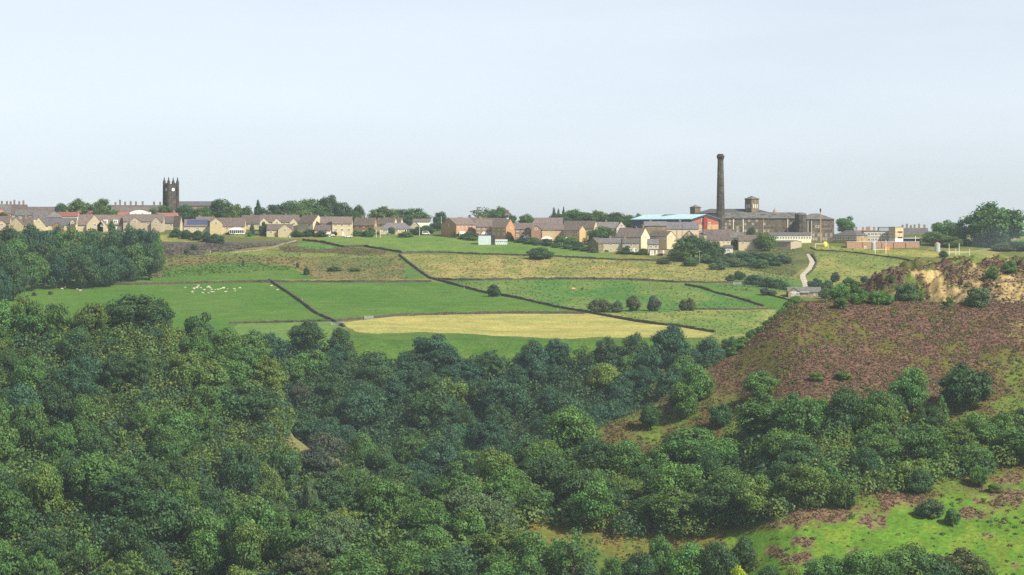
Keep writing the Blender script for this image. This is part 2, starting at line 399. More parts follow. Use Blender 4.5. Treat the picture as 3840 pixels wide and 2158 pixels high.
def ground_colour(x, Y, z):
    return ground_colour_(x, Y, z) * np.array([1.0, 1.0, .88])
def ground_colour_(x, Y, z):
    Yc = np.maximum(Y, 50)
    u, v = UC + FPX * x / Yc, VH - FPX * z / Yc
    C = np.empty((len(x), 3)); C[:] = OL
    nb = fbm(x / 20, Y / 20, 41, 4)[:, None]
    C = C * (0.75 + 0.5 * nb) + np.array([.05, .03, .01]) * (nb > .55)
    far = (Y > 1194)
    jit_u = u + (fbm(x / 7, Y / 14, 77, 3) - .5) * 24
    jit_v = v + (fbm(x / 7, Y / 14, 78, 3) - .5) * 6
    for i, (nm, pl, a, b, s) in enumerate(FIELDS):
        m = inpoly(jit_u, jit_v, pl) & far
        if not m.any(): continue
        if nm in ('straw', 'rough', 'g5', 'g9', 'r1', 'pitch', 'tan', 'bank', 'bank2', 'scrub'):
            t = sstep(.32, .68, fbm(x[m] / s, Y[m] / (s * 2.2), 100 + i, 5))[:, None]
        elif nm == 'hay':
            t = np.clip(sstep(.25, .75, fbm(x[m] / 50, Y[m] / 5, 100 + i, 4)) * .75 + .35 * sstep(.3, .7, fbm(x[m] / 14, Y[m] / 9, 130, 4)) + .12 * np.sin((Y[m] + x[m] * .06) * 1.05), 0, 1)[:, None]
        else:
            t = sstep(.25, .75, fbm(x[m] / s, Y[m] / (s * 1.5), 100 + i, 4))[:, None]
        c = np.array(a) * (1 - t) + np.array(b) * t
        if nm == 'straw':                      # greener towards the lane
            g = (sstep(2300, 2750, u[m]) * .6)[:, None]
            c = c * (1 - g) + np.array([.16, .19, .055]) * g
        C[m] = c
    # village ground: gardens
    m = (Y > 1700)
    C[m] = np.array([.09, .12, .045]) * (0.6 + 0.8 * fbm(x[m] / 8, Y[m] / 8, 7, 3)[:, None])
    for i in (22, 23, 24):
        pl = FIELDS[i - 1 + 1][1]
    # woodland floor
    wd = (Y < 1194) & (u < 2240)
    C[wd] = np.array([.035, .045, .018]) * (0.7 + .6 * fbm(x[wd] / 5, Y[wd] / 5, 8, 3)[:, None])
    # heather hill
    yr = np.interp(u, *K_L1RY)
    hh = (u >= 2180) & (Y < yr + 12) & (Y > 640)
    n1 = fbm(x / 5, Y / 9, 12, 5); n2 = fbm(x / 30, Y / 22, 13, 3); n3 = fbm(x / 1.6, Y / 3, 14, 4)
    hea = np.array([.128, .077, .053]); hea2 = np.array([.165, .085, .080]); oli = np.array([.105, .095, .028]); gre = np.array([.10, .15, .03])
    lawn = np.array([.082, .168, .018])
    t = sstep(.44, .62, n1 * .45 + n2 * .55)[:, None]
    c = hea * (1 - t) + oli * t
    t2 = (sstep(.55, .7, n3) * .6)[:, None]
    c = c * (1 - t2) + hea2 * t2
    # olive green lower on the slope
    g = sstep(-60, 90, v - np.interp(u, [2180, 2500, 2900, 3300, 3840], [1500, 1510, 1500, 1450, 1390]) + (n2 - .5) * 160)[:, None]
    lowc = oli * (1 - sstep(.4, .6, n1)[:, None]) + gre * sstep(.4, .6, n1)[:, None]
    c = c * (1 - g * .85) + lowc * g * .85
    lg = sstep(0, 40, v - np.interp(u, [2500, 2800, 3100, 3400, 3700, 3840, 4400], [2060, 1975, 1935, 1880, 1800, 1760, 1700]) + (n1 - .5) * 40)[:, None]
    c = c * (1 - lg) + (lawn * (0.62 + .5 * n1[:, None] + .4 * n3[:, None]) + np.array([.03, .0, .004]) * (n1[:, None] > .56)) * lg
    for (cu, cv, ru, rv) in [(3100, 1925, 190, 34), (3250, 1962, 70, 22), (2990, 1960, 90, 26), (3380, 1870, 60, 40), (3740, 1880, 100, 50), (3640, 1925, 50, 26), (3020, 2035, 45, 22), (2900, 2070, 40, 20), (2990, 2095, 60, 26), (3330, 1845, 80, 20), (3790, 1800, 60, 22), (3200, 2070, 30, 10), (3700, 2010, 40, 8), (3800, 2120, 30, 10)]:
        dd = ((u - cu) / ru) ** 2 + ((v - cv) / rv) ** 2 - .25 + (n1 - .5) * 3.4 + (n3 - .5) * 2.6
        tt = (1 - sstep(-.2, 1.2, dd))[:, None] * .8
        c = c * (1 - tt) + np.array([.19, .105, .085]) * (.7 + .6 * n3[:, None]) * tt
    C[hh] = c[hh]
    # tan bare patches on the slope and along its edge
    bare = hh & ((((u - 3835) / 60) ** 2 + ((v - 1245) / 45) ** 2 + (n3 - .5) * 5) < .5)
    C[bare] = np.array([.22, .17, .08]) * (.7 + .6 * n3[bare][:, None])
    # bare grassy bank along the end of the wooded spur
    bk = (Y > 1040) & (Y < 1075) & (u > 1070) & (u < 1350)
    C[bk] = np.array([.15, .14, .06]) * (.7 + .6 * n1[bk][:, None])
    # clearing among the near trees
    cl = (Y < 905) & (u > 1750) & (u < 2720) & (v > 1940)
    cc = np.array([.15, .13, .035]) * (1 - t) + np.array([.085, .135, .03]) * t
    C[cl] = cc[cl]
    # quarry
    q = (u > 2980) & (Y >= yr + 12) & (Y < 1130)
    nq = fbm(x / 6, Y / 6, 31, 5); nq2 = fbm(x / 2, Y / 3, 33, 4)
    tanrock = np.array([.30, .225, .125]); drk = np.array([.095, .06, .045]); grn = np.array([.09, .12, .03])
    cov = sstep(.41, .50, nq - .05 * sstep(3440, 3560, u))[:, None]
    ledge = sstep(.35, .65, fbm(x / 5, z / .9, 55, 3))[:, None]
    c = tanrock * (.45 + .9 * nq2[:, None]) * (.62 + .55 * ledge) * (1 - cov) + (drk * (1 - sstep(.54, .66, nq2)[:, None]) + grn * sstep(.54, .66, nq2)[:, None]) * cov
    scar = np.exp(-(((u - 3500 - (v - 1040) * .45) / 45) ** 2)) * (v > 1015) * (v < 1140) + np.exp(-(((u - 3830) / 90) ** 2)) * (v > 1060) * (v < 1120)
    scar = (sstep(.3, .7, scar + (nq2 - .5) * .5))[:, None]
    c = c * (1 - scar) + np.array([.38, .285, .145]) * (.65 + .6 * nq2[:, None]) * scar
    # flat heather and grass on the plateau behind
    pl = sstep(1016, 1026, Y)[:, None]
    c = c * (1 - pl) + (drk * (1 - cov) + grn * 1.15 * cov) * pl
    dleft = (1 - sstep(3330, 3440, u + (nq - .5) * 90))[:, None]
    gl = sstep(.5, .62, nq2)[:, None]
    c = c * (1 - dleft * .9) + (drk * (1 - gl) + grn * gl) * dleft * .9
    C[q] = c[q]
    return np.clip(C, 0.01, .9)

su = np.concatenate([np.linspace(-0.9, -0.23, 24, endpoint=False), np.linspace(-0.23, -0.165, 40, endpoint=False),
                     np.linspace(-0.165, 0.165, 800, endpoint=False), np.linspace(0.165, 0.23, 40, endpoint=False), np.linspace(0.23, 0.9, 25)])
yy = np.concatenate([np.arange(-120, 600, 20.0), np.arange(600, 740, 4.0), np.arange(740, 1120, 1.2), np.arange(1120, 1240, 2.0),
                     np.arange(1240, 1720, 1.4), np.arange(1720, 2000, 8.0), np.arange(2000, 3001, 50.0)])
SS, YG = np.meshgrid(su, yy, indexing='ij')
XG = SS * np.maximum(YG, 650.0)
ZG = gz(XG, YG)
ns, ny = SS.shape
V = np.stack([XG.ravel(), YG.ravel(), ZG.ravel()], 1)
idx = np.arange(ns * ny).reshape(ns, ny)
Fq = np.stack([idx[:-1, :-1].ravel(), idx[1:, :-1].ravel(), idx[1:, 1:].ravel(), idx[:-1, 1:].ravel()], 1)
gm = npmesh("ground", V, Fq, smooth=True)
setcol(gm, ground_colour(V[:, 0], V[:, 1], V[:, 2]))
gm.materials.append(M['ground'])
tag(link("ground", gm), kind="structure")

# stone lane
def ribbon(pts, lift=0.12, sub=6):
    L, Rr = [], []
    P3 = []
    for i in range(len(pts) - 1):
        for k in range(sub):
            t = k / sub
            P3.append([pts[i][j] * (1 - t) + pts[i + 1][j] * t for j in range(3)])
    P3.append(list(pts[-1]))
    vs_, fs_ = [], []
    for (u, v, wpx) in P3:
        x, Y, z = pick(u, v, 1216)
        hw = wpx / 2 / FPX * Y
        for dx in (-hw, 0, hw):
            vs_.append((x + dx, Y, float(gz(x + dx, Y)) + lift + (0.08 if dx == 0 else 0)))
    for i in range(len(P3) - 1):
        for k in range(2):
            a = i * 3 + k
            fs_.append([a, a + 1, a + 4, a + 3])
    me = bpy.data.meshes.new("lane"); me.from_pydata(vs_, [], fs_); me.update()
    return me
tag(link("lane", ribbon(LANE), M['asphalt']), kind="structure")

# ---------------------------------------------------------------- trees
def leaf_quads(rng, C, N, size, asp=1.0, jit=0.75):
    n = len(C)
    Nn = N + rng.normal(0, jit, (n, 3))
    Nn /= np.linalg.norm(Nn, axis=1)[:, None] + 1e-9
    A = np.cross(Nn, rng.normal(0, 1, (n, 3))); A /= np.linalg.norm(A, axis=1)[:, None] + 1e-9
    B = np.cross(Nn, A)
    s = (size * rng.uniform(.6, 1.35, n))[:, None]
    V = np.concatenate([C - A * s - B * s * asp * .3, C - B * s * asp, C + A * s, C + B * s * asp], 1).reshape(-1, 3)
    return V, np.arange(4 * n).reshape(n, 4)

def crown_mesh(name, seed, nl=30, per=230, zb=0.06, shape='round', leaf=0.021, lob=(.13, .22), open_=0.0):
    rng = np.random.default_rng(seed)
    VV, FF, CC = [], [], []
    off = 0
    zc, hz = (1 + zb) / 2, (1 - zb) / 2
    cen, rad = [], []
    for i in range(nl):
        for _ in range(30):
            d = rng.normal(0, 1, 3); d /= np.linalg.norm(d)
            if d[2] < -.8: continue
            r = rng.uniform(.62, .86)
            p = d * r * np.array([.5, .5, hz])
            p[2] += zc
            if shape == 'cone': p[:2] *= np.clip(1.15 - (p[2] - zb) / (1 - zb) * 1.05, .1, 1)
            if shape == 'column': p[:2] *= .8
            if shape == 'umbrella': p[2] = max(p[2], .45 + rng.uniform(0, .15))
            rr = rng.uniform(*lob)
            if all(np.linalg.norm(p - q) > .55 * rr for q in cen): break
        cen.append(p); rad.append(rr)
    asym = 1 + .16 * np.sin(np.arctan2([c[1] for c in cen], [c[0] for c in cen]) * rng.integers(1, 4) + rng.uniform(0, 6))
    for k, (p, rr) in enumerate(zip(cen, rad)):
        p = p * np.array([asym[k], asym[k], 1.0])
        n = int(per * (rr / .16) ** 2)
        d = rng.normal(0, 1, (n, 3)); d /= np.linalg.norm(d, axis=1)[:, None]
        out = p - np.array([0, 0, zc]); out /= np.linalg.norm(out) + 1e-6
        keep = (d @ out > -.45) & (d[:, 2] > -.85)
        d = d[keep]; n = len(d)
        # small bumps on each lobe
        bn = np.sin(d[:, 0] * 9 + k) * np.sin(d[:, 1] * 9 + 2 * k) * np.sin(d[:, 2] * 8 + k)
        r = rr * (1 + .16 * bn + rng.normal(0, .10, n))
        C = p + d * r[:, None] * np.array([1.08, 1.08, .74])
        V, F = leaf_quads(rng, C, d, leaf, jit=.42)
        VV.append(V); FF.append(F + off); off += len(V)
        tone = rng.uniform(.78, 1.22) * (1 + rng.normal(0, .16, n))
        warm = rng.normal(0, .08) + rng.normal(0, .05, n)
        c = np.stack([tone * (1 + warm), tone, tone * (1 - warm)], 1)
        CC.append(np.repeat(c, 4, 0))
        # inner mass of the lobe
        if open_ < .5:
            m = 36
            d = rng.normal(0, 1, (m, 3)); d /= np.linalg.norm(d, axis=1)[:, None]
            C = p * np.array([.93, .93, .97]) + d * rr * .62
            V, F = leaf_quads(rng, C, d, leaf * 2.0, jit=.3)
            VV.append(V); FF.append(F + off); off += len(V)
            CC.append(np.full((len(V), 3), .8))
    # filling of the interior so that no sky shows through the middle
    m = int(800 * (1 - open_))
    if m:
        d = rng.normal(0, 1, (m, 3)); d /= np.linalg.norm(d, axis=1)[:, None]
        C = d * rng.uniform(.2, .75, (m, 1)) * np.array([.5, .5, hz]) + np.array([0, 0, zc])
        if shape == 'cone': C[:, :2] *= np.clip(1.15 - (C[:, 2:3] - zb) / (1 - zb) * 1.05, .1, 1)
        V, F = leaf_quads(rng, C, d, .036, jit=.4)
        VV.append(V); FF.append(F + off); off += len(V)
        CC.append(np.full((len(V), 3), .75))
    V, F, C = np.concatenate(VV), np.concatenate(FF), np.clip(np.concatenate(CC), .35, 1.7)
    V[:, 2] = V[:, 2] * (1.0 / np.quantile(V[:, 2], .9995))
    V[:, :2] *= .5 / np.quantile(np.abs(V[:, :2]), .997)
    me = npmesh(name, V, F)
    setcol(me, C)
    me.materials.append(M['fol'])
    return me

def trunk_mesh(name, seed, bush=False, top=.72):
    rng = random.Random(seed)
    b = MB()
    b.tube((0, 0, -.06), (0, 0, .3), .035 if not bush else .03, .026, 7)
    b.tube((0, 0, .3), (rng.uniform(-.03, .03), rng.uniform(-.03, .03), top), .026, .009, 6)
    for i in range(6):
        a = i * 1.05 + rng.uniform(-.3, .3); z0 = rng.uniform(.2, .5)
        b.tube((0, 0, z0), (.3 * math.cos(a), .3 * math.sin(a), z0 + rng.uniform(.18, .32)), .015, .005, 5)
    me = b.mesh(name); me.materials.append(M['bark'])
    return me

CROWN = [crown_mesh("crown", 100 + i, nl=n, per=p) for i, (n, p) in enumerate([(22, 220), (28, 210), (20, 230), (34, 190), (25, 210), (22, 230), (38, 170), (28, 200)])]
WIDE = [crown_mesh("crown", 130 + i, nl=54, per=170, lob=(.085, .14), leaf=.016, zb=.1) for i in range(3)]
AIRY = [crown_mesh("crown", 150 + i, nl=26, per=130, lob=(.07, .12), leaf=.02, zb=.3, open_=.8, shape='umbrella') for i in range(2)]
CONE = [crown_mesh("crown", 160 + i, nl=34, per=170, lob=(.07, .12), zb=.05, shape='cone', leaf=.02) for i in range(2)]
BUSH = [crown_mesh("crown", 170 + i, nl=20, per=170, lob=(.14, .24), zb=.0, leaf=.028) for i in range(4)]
TRUNK = [trunk_mesh("trunk", 7), trunk_mesh("trunk", 8), trunk_mesh("trunk", 9)]
STEM = trunk_mesh("stem", 4, True, .5)

TINT = {
 'dark green': (.066, .132, .042), 'mid green': (.105, .200, .046), 'blue-green': (.054, .128, .062), 'olive green': (.135, .205, .042),
 'yellow-green': (.195, .255, .040), 'fresh green': (.115, .230, .048), 'grey-green': (.120, .185, .075), 'russet green': (.125, .145, .055),
 'vivid yellow-green': (.42, .52, .03), 'dusky purple-green': (.095, .118, .070),
}
TREES = []     # (x, Y, crown width m, height m, tint, u, vtop)
def tree(x, Y, wd, h, tint, label, cat='tree', name='broadleaf_tree', var=None, group=None, zoff=0.0, rz=None, kind='round'):
    z = float(gz(x, Y)) + zoff
    o = empty(name, (x, Y, z), random.uniform(0, 6.28) if rz is None else rz)
    pool = {'round': CROWN, 'wide': WIDE, 'airy': AIRY, 'cone': CONE, 'bush': BUSH}[kind]
    me = random.choice(pool) if var is None else pool[var % len(pool)]
    b = TINT[tint]; k = random.uniform(.88, 1.12) * (1.08 if Y < 1216 else .95); kk = random.uniform(-.06, .06)
    dz = -.16 * h if kind == 'bush' else (-.05 * h if kind != 'airy' else 0)
    c = link('crown', me, None, o, (0, 0, dz), 0, (wd, wd * random.uniform(.9, 1.1), h - dz))
    c.color = (b[0] * .92 * k * (1 + kk), b[1] * k, b[2] * 1.06 * k * (1 - kk), 1)
    t = link('stem' if kind == 'bush' else 'trunk', STEM if kind == 'bush' else random.choice(TRUNK), None, o, (0, 0, 0), 0, (wd if kind != 'bush' else wd, wd, h))
    tag(o, label, cat, group)
    TREES.append((x, Y, wd))
    return o

def tree_px(u, vtop, wpx, Y=None, vb=None, **k):
    """tree whose crown top is at (u, vtop), wpx wide; base on the ground at depth Y or where photo height vb meets the ground"""
    if Y is None:
        x, Y, z = pick(u, vb, k.pop('ymin', 600))
    else:
        x = (u - UC) / FPX * Y; z = float(gz(x, Y))
    k.pop('ymin', None)
    h = (VH - vtop) / FPX * Y - z
    h = max(h, 1.0)
    return tree(x, Y, wpx / FPX * Y, h, **k)

# --- woodland: positions by poisson sampling of each wooded slope
SPOTS = [  # coloured crowns seen in the photo: u, v, radius px, tint
 (260, 1715, 70, 'yellow-green'), (480, 1700, 60, 'yellow-green'), (560, 1730, 60, 'olive green'), (640, 1830, 60, 'yellow-green'), (300, 1930, 80, 'yellow-green'), (150, 1880, 70, 'olive green'),
 (470, 2120, 90, 'olive green'), (370, 1150, 50, 'yellow-green'), (480, 1640, 40, 'fresh green'), (180, 1620, 70, 'fresh green'), (730, 1350, 70, 'olive green'), (1010, 1440, 70, 'yellow-green'), (850, 1640, 60, 'olive green'),
 (1350, 1420, 60, 'olive green'), (1130, 1500, 50, 'dusky purple-green'), (1200, 1730, 60, 'dusky purple-green'), (1250, 1710, 40, 'dusky purple-green'), (1180, 1830, 50, 'yellow-green'), (1730, 1440, 60, 'olive green'), (2280, 1400, 70, 'yellow-green'), (2250, 1360, 50, 'yellow-green'),
 (1440, 1640, 60, 'yellow-green'), (1620, 1630, 60, 'olive green'), (680, 1960, 60, 'yellow-green'), (980, 1880, 50, 'olive green'), (1200, 1560, 50, 'dusky purple-green'), (800, 1780, 50, 'blue-green'), (900, 1500, 70, 'dark green'), (500, 1430, 80, 'dark green'),
 (700, 2080, 90, 'fresh green'), (750, 1300, 70, 'mid green'), (1000, 1150, 10, 'dark green'), (1120, 1240, 90, 'dark green'), (2500, 1300, 80, 'blue-green'), (2380, 1310, 60, 'blue-green'), (2270, 1280, 60, 'dark green'), (2620, 1340, 60, 'blue-green'),
 (1620, 1330, 90, 'blue-green'), (2000, 1330, 120, 'blue-green'), (2100, 1440, 120, 'blue-green'), (2300, 1520, 100, 'blue-green'), (1000, 2120, 70, 'olive green'), (1080, 2120, 70, 'russet green'), (1250, 2000, 70, 'grey-green'), (1900, 1900, 70, 'grey-green'), (2080, 1900, 60, 'grey-green'),
 (1100, 1850, 60, 'mid green'), (1330, 1980, 60, 'yellow-green'), (2000, 1850, 60, 'mid green'), (1700, 2080, 90, 'dark green'), (3000, 1820, 60, 'olive green'), (2950, 1780, 70, 'dark green'), (3150, 1830, 50, 'dark green'), (160, 1790, 60, 'fresh green'),
 (60, 1480, 90, 'blue-green'), (300, 1400, 90, 'blue-green'), (1150, 1350, 60, 'mid green'), (1330, 1310, 60, 'grey-green'), (1500, 1340, 60, 'grey-green'), (560, 1120, 70, 'russet green'), (860, 1190, 60, 'russet green'), (300, 1110, 60, 'olive green'), (120, 1140, 60, 'olive green'),
]
def tint_at(u, v, rng, reg=''):
    for (a, b, r, t) in SPOTS:
        if (u - a) ** 2 + ((v - b) * 1.2) ** 2 < r * r: return t
    if reg == 'far': return rng.choice(['dark green', 'blue-green', 'blue-green', 'dark green', 'blue-green', 'mid green'])  # far slope toned darker and bluer to stand in for valley shade and haze
    if reg == 'spur': return rng.choice(['mid green', 'dark green', 'mid green', 'olive green', 'mid green', 'dark green'])  # spur greens kept lighter, imitating a sunlit crest
    return rng.choice(['mid green', 'dark green', 'mid green', 'fresh green', 'grey-green', 'mid green', 'olive green', 'dark green'])

LANDMARKS = [
 ("the sheep pasture", 500, 1120), ("the gateway in the hay field wall", 1390, 1200), ("the hay field", 1800, 1260), ("the drystone wall corner", 1290, 1240),
 ("the bare bank on the wooded spur", 1100, 1500), ("the grassy scar on the spur", 1290, 1590), ("the small bright glade", 170, 1745),
 ("the heather slope toe", 2240, 1620), ("the reddish bank above the gully", 2450, 1380), ("the brown clearing", 2080, 2000), ("the pine with bare limbs", 2160, 2060),
 ("the bright green lawn", 2850, 2000), ("the purple heather patches", 3100, 1925), ("the lone dome tree on the heather", 3620, 1440), ("the yellow autumn crown", 2290, 1400),
 ("the deep shaded gully", 640, 1960), ("the pale hawthorn on the ridge", 1200, 1810), ("the hillside shoulder", 450, 1690), ("the spur's high tree", 560, 1090), ("the gap under the hay field", 1400, 1310),
 ("the lone round tree on the slope", 2700, 1560), ("the golden crown in the wood", 300, 1930), ("the vivid yellow-green crown", 2740, 2130), ("the steep wooded bank", 200, 1400), ("the shady hollow", 900, 1700),
]
ORD = ['', 'second', 'third', 'fourth', 'fifth', 'sixth', 'seventh', 'eighth', 'ninth', 'tenth', 'eleventh', 'twelfth', 'thirteenth', 'fourteenth', 'fifteenth', 'sixteenth']
def wood_region(x, Y, z):
    """which wooded slope this ground point is on, or '' """
    u, v = uv_of(x, Y, z)
    yr = float(np.interp(u, *K_L1RY))
    if 1098 < Y < 1206 and 930 < u < 2700:
        top = np.interp(u, [930, 1300, 1340, 1500, 1560, 2180, 2250, 2700], [1320, 1325, 1368, 1368, 1362, 1372, 1340, 1355])
        if v > top and not (2430 < u < 2520 and 1330 < v < 1500): return 'far'
    if 945 < Y < 1072 and -260 < u < 1560 and not (Y > 1044 and 1075 < u < 1345): return 'spur'
    if 748 < Y < 862 and -260 < u < 1000: return 'left'
    if 700 < Y < yr + 8:
        if u < 960: return ''
        if u < 2200: 
            if inpoly(u, v, [(1830, 2020), (2050, 1975), (2250, 1985), (2700, 1990), (2760, 2140), (2000, 2140)]): return ''
            return 'near' if v < 2420 else ''
        if inpoly(u, v, [(2200, 1745), (2400, 1775), (2640, 1730), (2740, 1690), (2850, 1620), (3000, 1575), (3200, 1560), (3400, 1575), (3600, 1625), (3900, 1600), (4100, 1600), (4100, 1730), (3840, 1750), (3700, 1785), (3450, 1825), (3200, 1870), (2900, 1950), (2700, 2010), (2500, 2030), (2200, 2000)]): return 'near'
    return ''

LAND_TREES = []
# placed by hand: u, vtop, width px, base v (ground), tint, kind, label
HAND = [
 (2765, 2120, 95, -2300, 'vivid yellow-green', 'round', 'small vivid yellow-green tree cut by the lower edge of the picture'),
 (2150, 1975, 215, -2225, 'mid green', 'airy', 'tall pine with bare forked limbs in front of the brown clearing'),
 (2590, 2035, 190, -2220, 'fresh green', 'round', 'fresh green spreading tree low beside the vivid yellow-green crown'),
 (2400, 2060, 150, -2230, 'dark green', 'round', 'dark green tree between the bare-limbed pine and the fresh green spreading tree'),
 (2790, 2010, 110, -2160, 'dark green', 'round', 'dark narrow tree at the corner of the bright green lawn'),
 (3230, 2062, 200, -2240, 'fresh green', 'round', 'fresh green tree in the clump below the bright lawn'),
 (3090, 2080, 180, -2230, 'mid green', 'round', 'mid green tree at the lawn side of the lower clump'),
 (3400, 2038, 240, -2220, 'mid green', 'round', 'broad mid green tree in the middle of the clump below the lawn'),
 (3590, 2052, 260, -2220, 'russet green', 'wide', 'broad russet-tinged dome tree at the end of the lower clump'),
 (2980, 2120, 90, -2260, 'yellow-green', 'round', 'low yellow-green bushy tree at the lower edge beside the lawn'),
 (2985, 1470, 190, -1665, 'mid green', 'wide', 'broad mid green tree leading the belt climbing the heather slope'),
 (3175, 1450, 165, -1625, 'dark green', 'round', 'dark round tree left of the rounded one beside the lone dome'),
 (3300, 1470, 160, -1640, 'mid green', 'round', 'mid green tree directly below the gap left of the rounded tree'),
 (3760, 1540, 110, -1650, 'mid green', 'round', 'mid green tree between the lone dome and the picture edge'),
 (3622, 1358, 200, -1545, 'dark green', 'wide', 'lone dark dome tree standing high on the heather slope'),
 (3420, 1378, 165, -1565, 'mid green', 'round', 'rounded mid green tree next to the lone dark dome on the heather'),
 (3530, 1480, 60, -1600, 'fresh green', 'cone', 'slim fresh green tree in front of the lone dark dome tree'),
 (2850, 1388, 140, -1500, 'mid green', 'round', 'bushy mid green tree on the heather above the wood edge'),
 (2700, 1508, 100, -1608, 'dark green', 'round', 'lone round dark tree with a clear shadow on the open slope'),
 (2440, 1510, 85, -1618, 'dark green', 'round', 'lone dark tree casting a shadow on the toe of the heather'),
 (2605, 1365, 150, -1520, 'mid green', 'round', 'mid green tree clump on the skyline of the heather toe'),
 (2560, 1435, 140, -1570, 'mid green', 'round', 'lower mid green tree of the pair on the heather toe'),
 (3060, 1395, 60, -1432, 'olive green', 'bush', 'small spreading thorn alone on the mid heather slope'),
 (3160, 1392, 70, -1425, 'olive green', 'bush', 'low olive thorn beside the spreading thorn on the heather'),
 (3450, 1755, 110, -1850, 'dark green', 'bush', 'round dark bush between the purple patches and the wood'),
 (3170, 1800, 110, -1915, 'olive green', 'round', 'olive round tree at the wood edge above the purple heather patches'),
 (3675, 1742, 80, -1825, 'fresh green', 'round', 'small bright round tree in front of the wood near the lawn'),
 (3480, 1872, 120, -1945, 'grey-green', 'bush', 'pale thorn bush standing on the bright lawn'),
 (3570, 1905, 70, -1972, 'mid green', 'bush', 'small green bush beside the pale thorn on the lawn'),
 (3840, 1530, 90, -1600, 'dark green', 'round', 'dark tree at the picture edge below the lone dome tree'),
 (3735, 1810, 60, -1850, 'olive green', 'bush', 'dark low thorn bush at the picture edge on the lawn rim'),
 (2380, 1248, 115, -1375, 'dark green', 'round', 'second of the three dark dome trees below the hay field'),
 (2270, 1262, 95, -1375, 'dark green', 'round', 'first and smallest of the three dark dome trees below the hay field'),
 (2513, 1212, 150, -1385, 'blue-green', 'wide', 'largest dark dome tree rising against the hay field'),
 (2430, 1300, 115, -1430, 'blue-green', 'round', 'blue-green tree directly below the largest dome tree'),
 (2560, 1330, 105, -1460, 'mid green', 'round', 'mid green tree leaning over the gully under the heather edge'),
 (2660, 1262, 115, -1395, 'blue-green', 'round', 'blue-green tree between the largest dome and the heather edge'),
 (2740, 1262, 75, -1350, 'dark green', 'round', 'dark tree tucked behind the heather edge bushes'),
 (1150, 1200, 160, -1330, 'dark green', 'wide', 'broad dark tree overlapping the corner of the sheep pasture'),
 (1280, 1228, 105, -1345, 'dark green', 'round', 'dark round tree at the lower end of the diagonal drystone wall'),
 (2000, 1272, 90, -1370, 'dark green', 'round', 'dark tree poking above the wood below the hay field'),
 (2085, 1285, 45, -1360, 'dark green', 'cone', 'small pointed dark tree below the hay field'),
 (2480, 2005, 130, -2185, 'mid green', 'round', 'mid green tree just below the open clearing beside its right end'),
 (2690, 2030, 160, -2215, 'dark green', 'round', 'dark green tree between the fresh green spreading tree and the lawn'),
 (2300, 2085, 120, -2240, 'mid green', 'round', 'rounded tree at the lower edge right of the bare-limbed pine'),
 (1990, 2085, 140, -2240, 'mid green', 'round', 'rounded tree at the lower edge left of the bare-limbed pine'),
 (1870, 2050, 130, -2200, 'mid green', 'wide', 'wide tree at the left tip of the brown clearing'),
 (3310, 2085, 190, -2250, 'mid green', 'round', 'front tree of the lower clump, cut by the picture edge'),
 (3500, 2075, 210, -2245, 'dark green', 'wide', 'dark wide tree in the lower clump beside the russet dome'),
 (3700, 2115, 140, -2260, 'olive green', 'round', 'last low olive tree right of the russet dome'),
 (2880, 2120, 120, -2250, 'dark green', 'round', 'dark low tree at the lower edge of the lawn corner'),
 (1160, 1790, 80, -1985, 'grey-green', 'round', 'pale hawthorn-like tree at the ridge between the two near woods'),
]
for (u, vt, wpx, Y, tint, kind, lab) in HAND:
    if Y < 0: kw = dict(vb=-Y, ymin=1100 if -Y < 1480 and u < 2800 else 700)
    else: kw = dict(Y=Y)
    o = tree_px(u, vt, wpx, tint=tint, kind=kind, label=lab, **kw, name='bush' if kind == 'bush' else ('pine_tree' if kind == 'airy' else 'broadleaf_tree'), cat='bush' if kind == 'bush' else 'tree')
rng = random.Random(5)
cand, tries = [], 0
placed = [(t[0], t[1], t[2] * .5) for t in TREES]
QUOTA = {'far': 80, 'spur': 72, 'left': 30, 'near': 84}
cnt = {k: 0 for k in QUOTA}
SIZE = {'far': (10, 15), 'spur': (10.5, 16), 'left': (10.5, 16), 'near': (9.5, 14.5)}
HGT = {'far': (11, 14.5), 'spur': (12, 16), 'left': (12, 15.5), 'near': (9.5, 13)}
for tries in range(60000):
    Y = rng.uniform(740, 1208); u = rng.uniform(-200, 4080)
    if rng.random() > Y / 1208: continue
    x = (u - UC) / FPX * Y; z = float(gz(x, Y))
    reg = wood_region(x, Y, z)
    if not reg or cnt[reg] >= QUOTA[reg]: continue
    v = uv_of(x, Y, z)[1]
    if v > 2158 + 165: continue
    wd = rng.uniform(*SIZE[reg]) * rng.choice((.72, .9, 1, 1, 1.1, 1.28)); h = rng.uniform(*HGT[reg]) * (wd / 13) ** .6
    if reg == 'near' and u > 2300: h *= .88
    if reg == 'spur' and Y > 1015: h = min(h, 13.0)
    if reg == 'far' and Y > 1165: h = min(h, 11.5)
    # visible at all? nearer ground between eye and crown top hides it
    vt = uv_of(x, Y, z + h)[1]
    i = int(np.clip(round((u + 700) / 5), 0, len(_US) - 1))
    near_min = _VV[i][YS < Y - 15].min() if (YS < Y - 15).any() else 9999
    if vt > near_min - 30: continue
    if any((x - a) ** 2 + (Y - b) ** 2 < (.60 * (r + wd / 2)) ** 2 for a, b, r in placed): continue
    placed.append((x, Y, wd / 2)); cnt[reg] += 1
    cand.append((x, Y, wd, h, reg, u, (vt * .6 + v * .4)))
seen = {}
WOODN = {'far': 'trees of the far wooded slope', 'spur': 'trees of the wooded spur', 'left': 'trees of the near valley wood', 'near': 'trees of the near hillside wood'}
rows = []
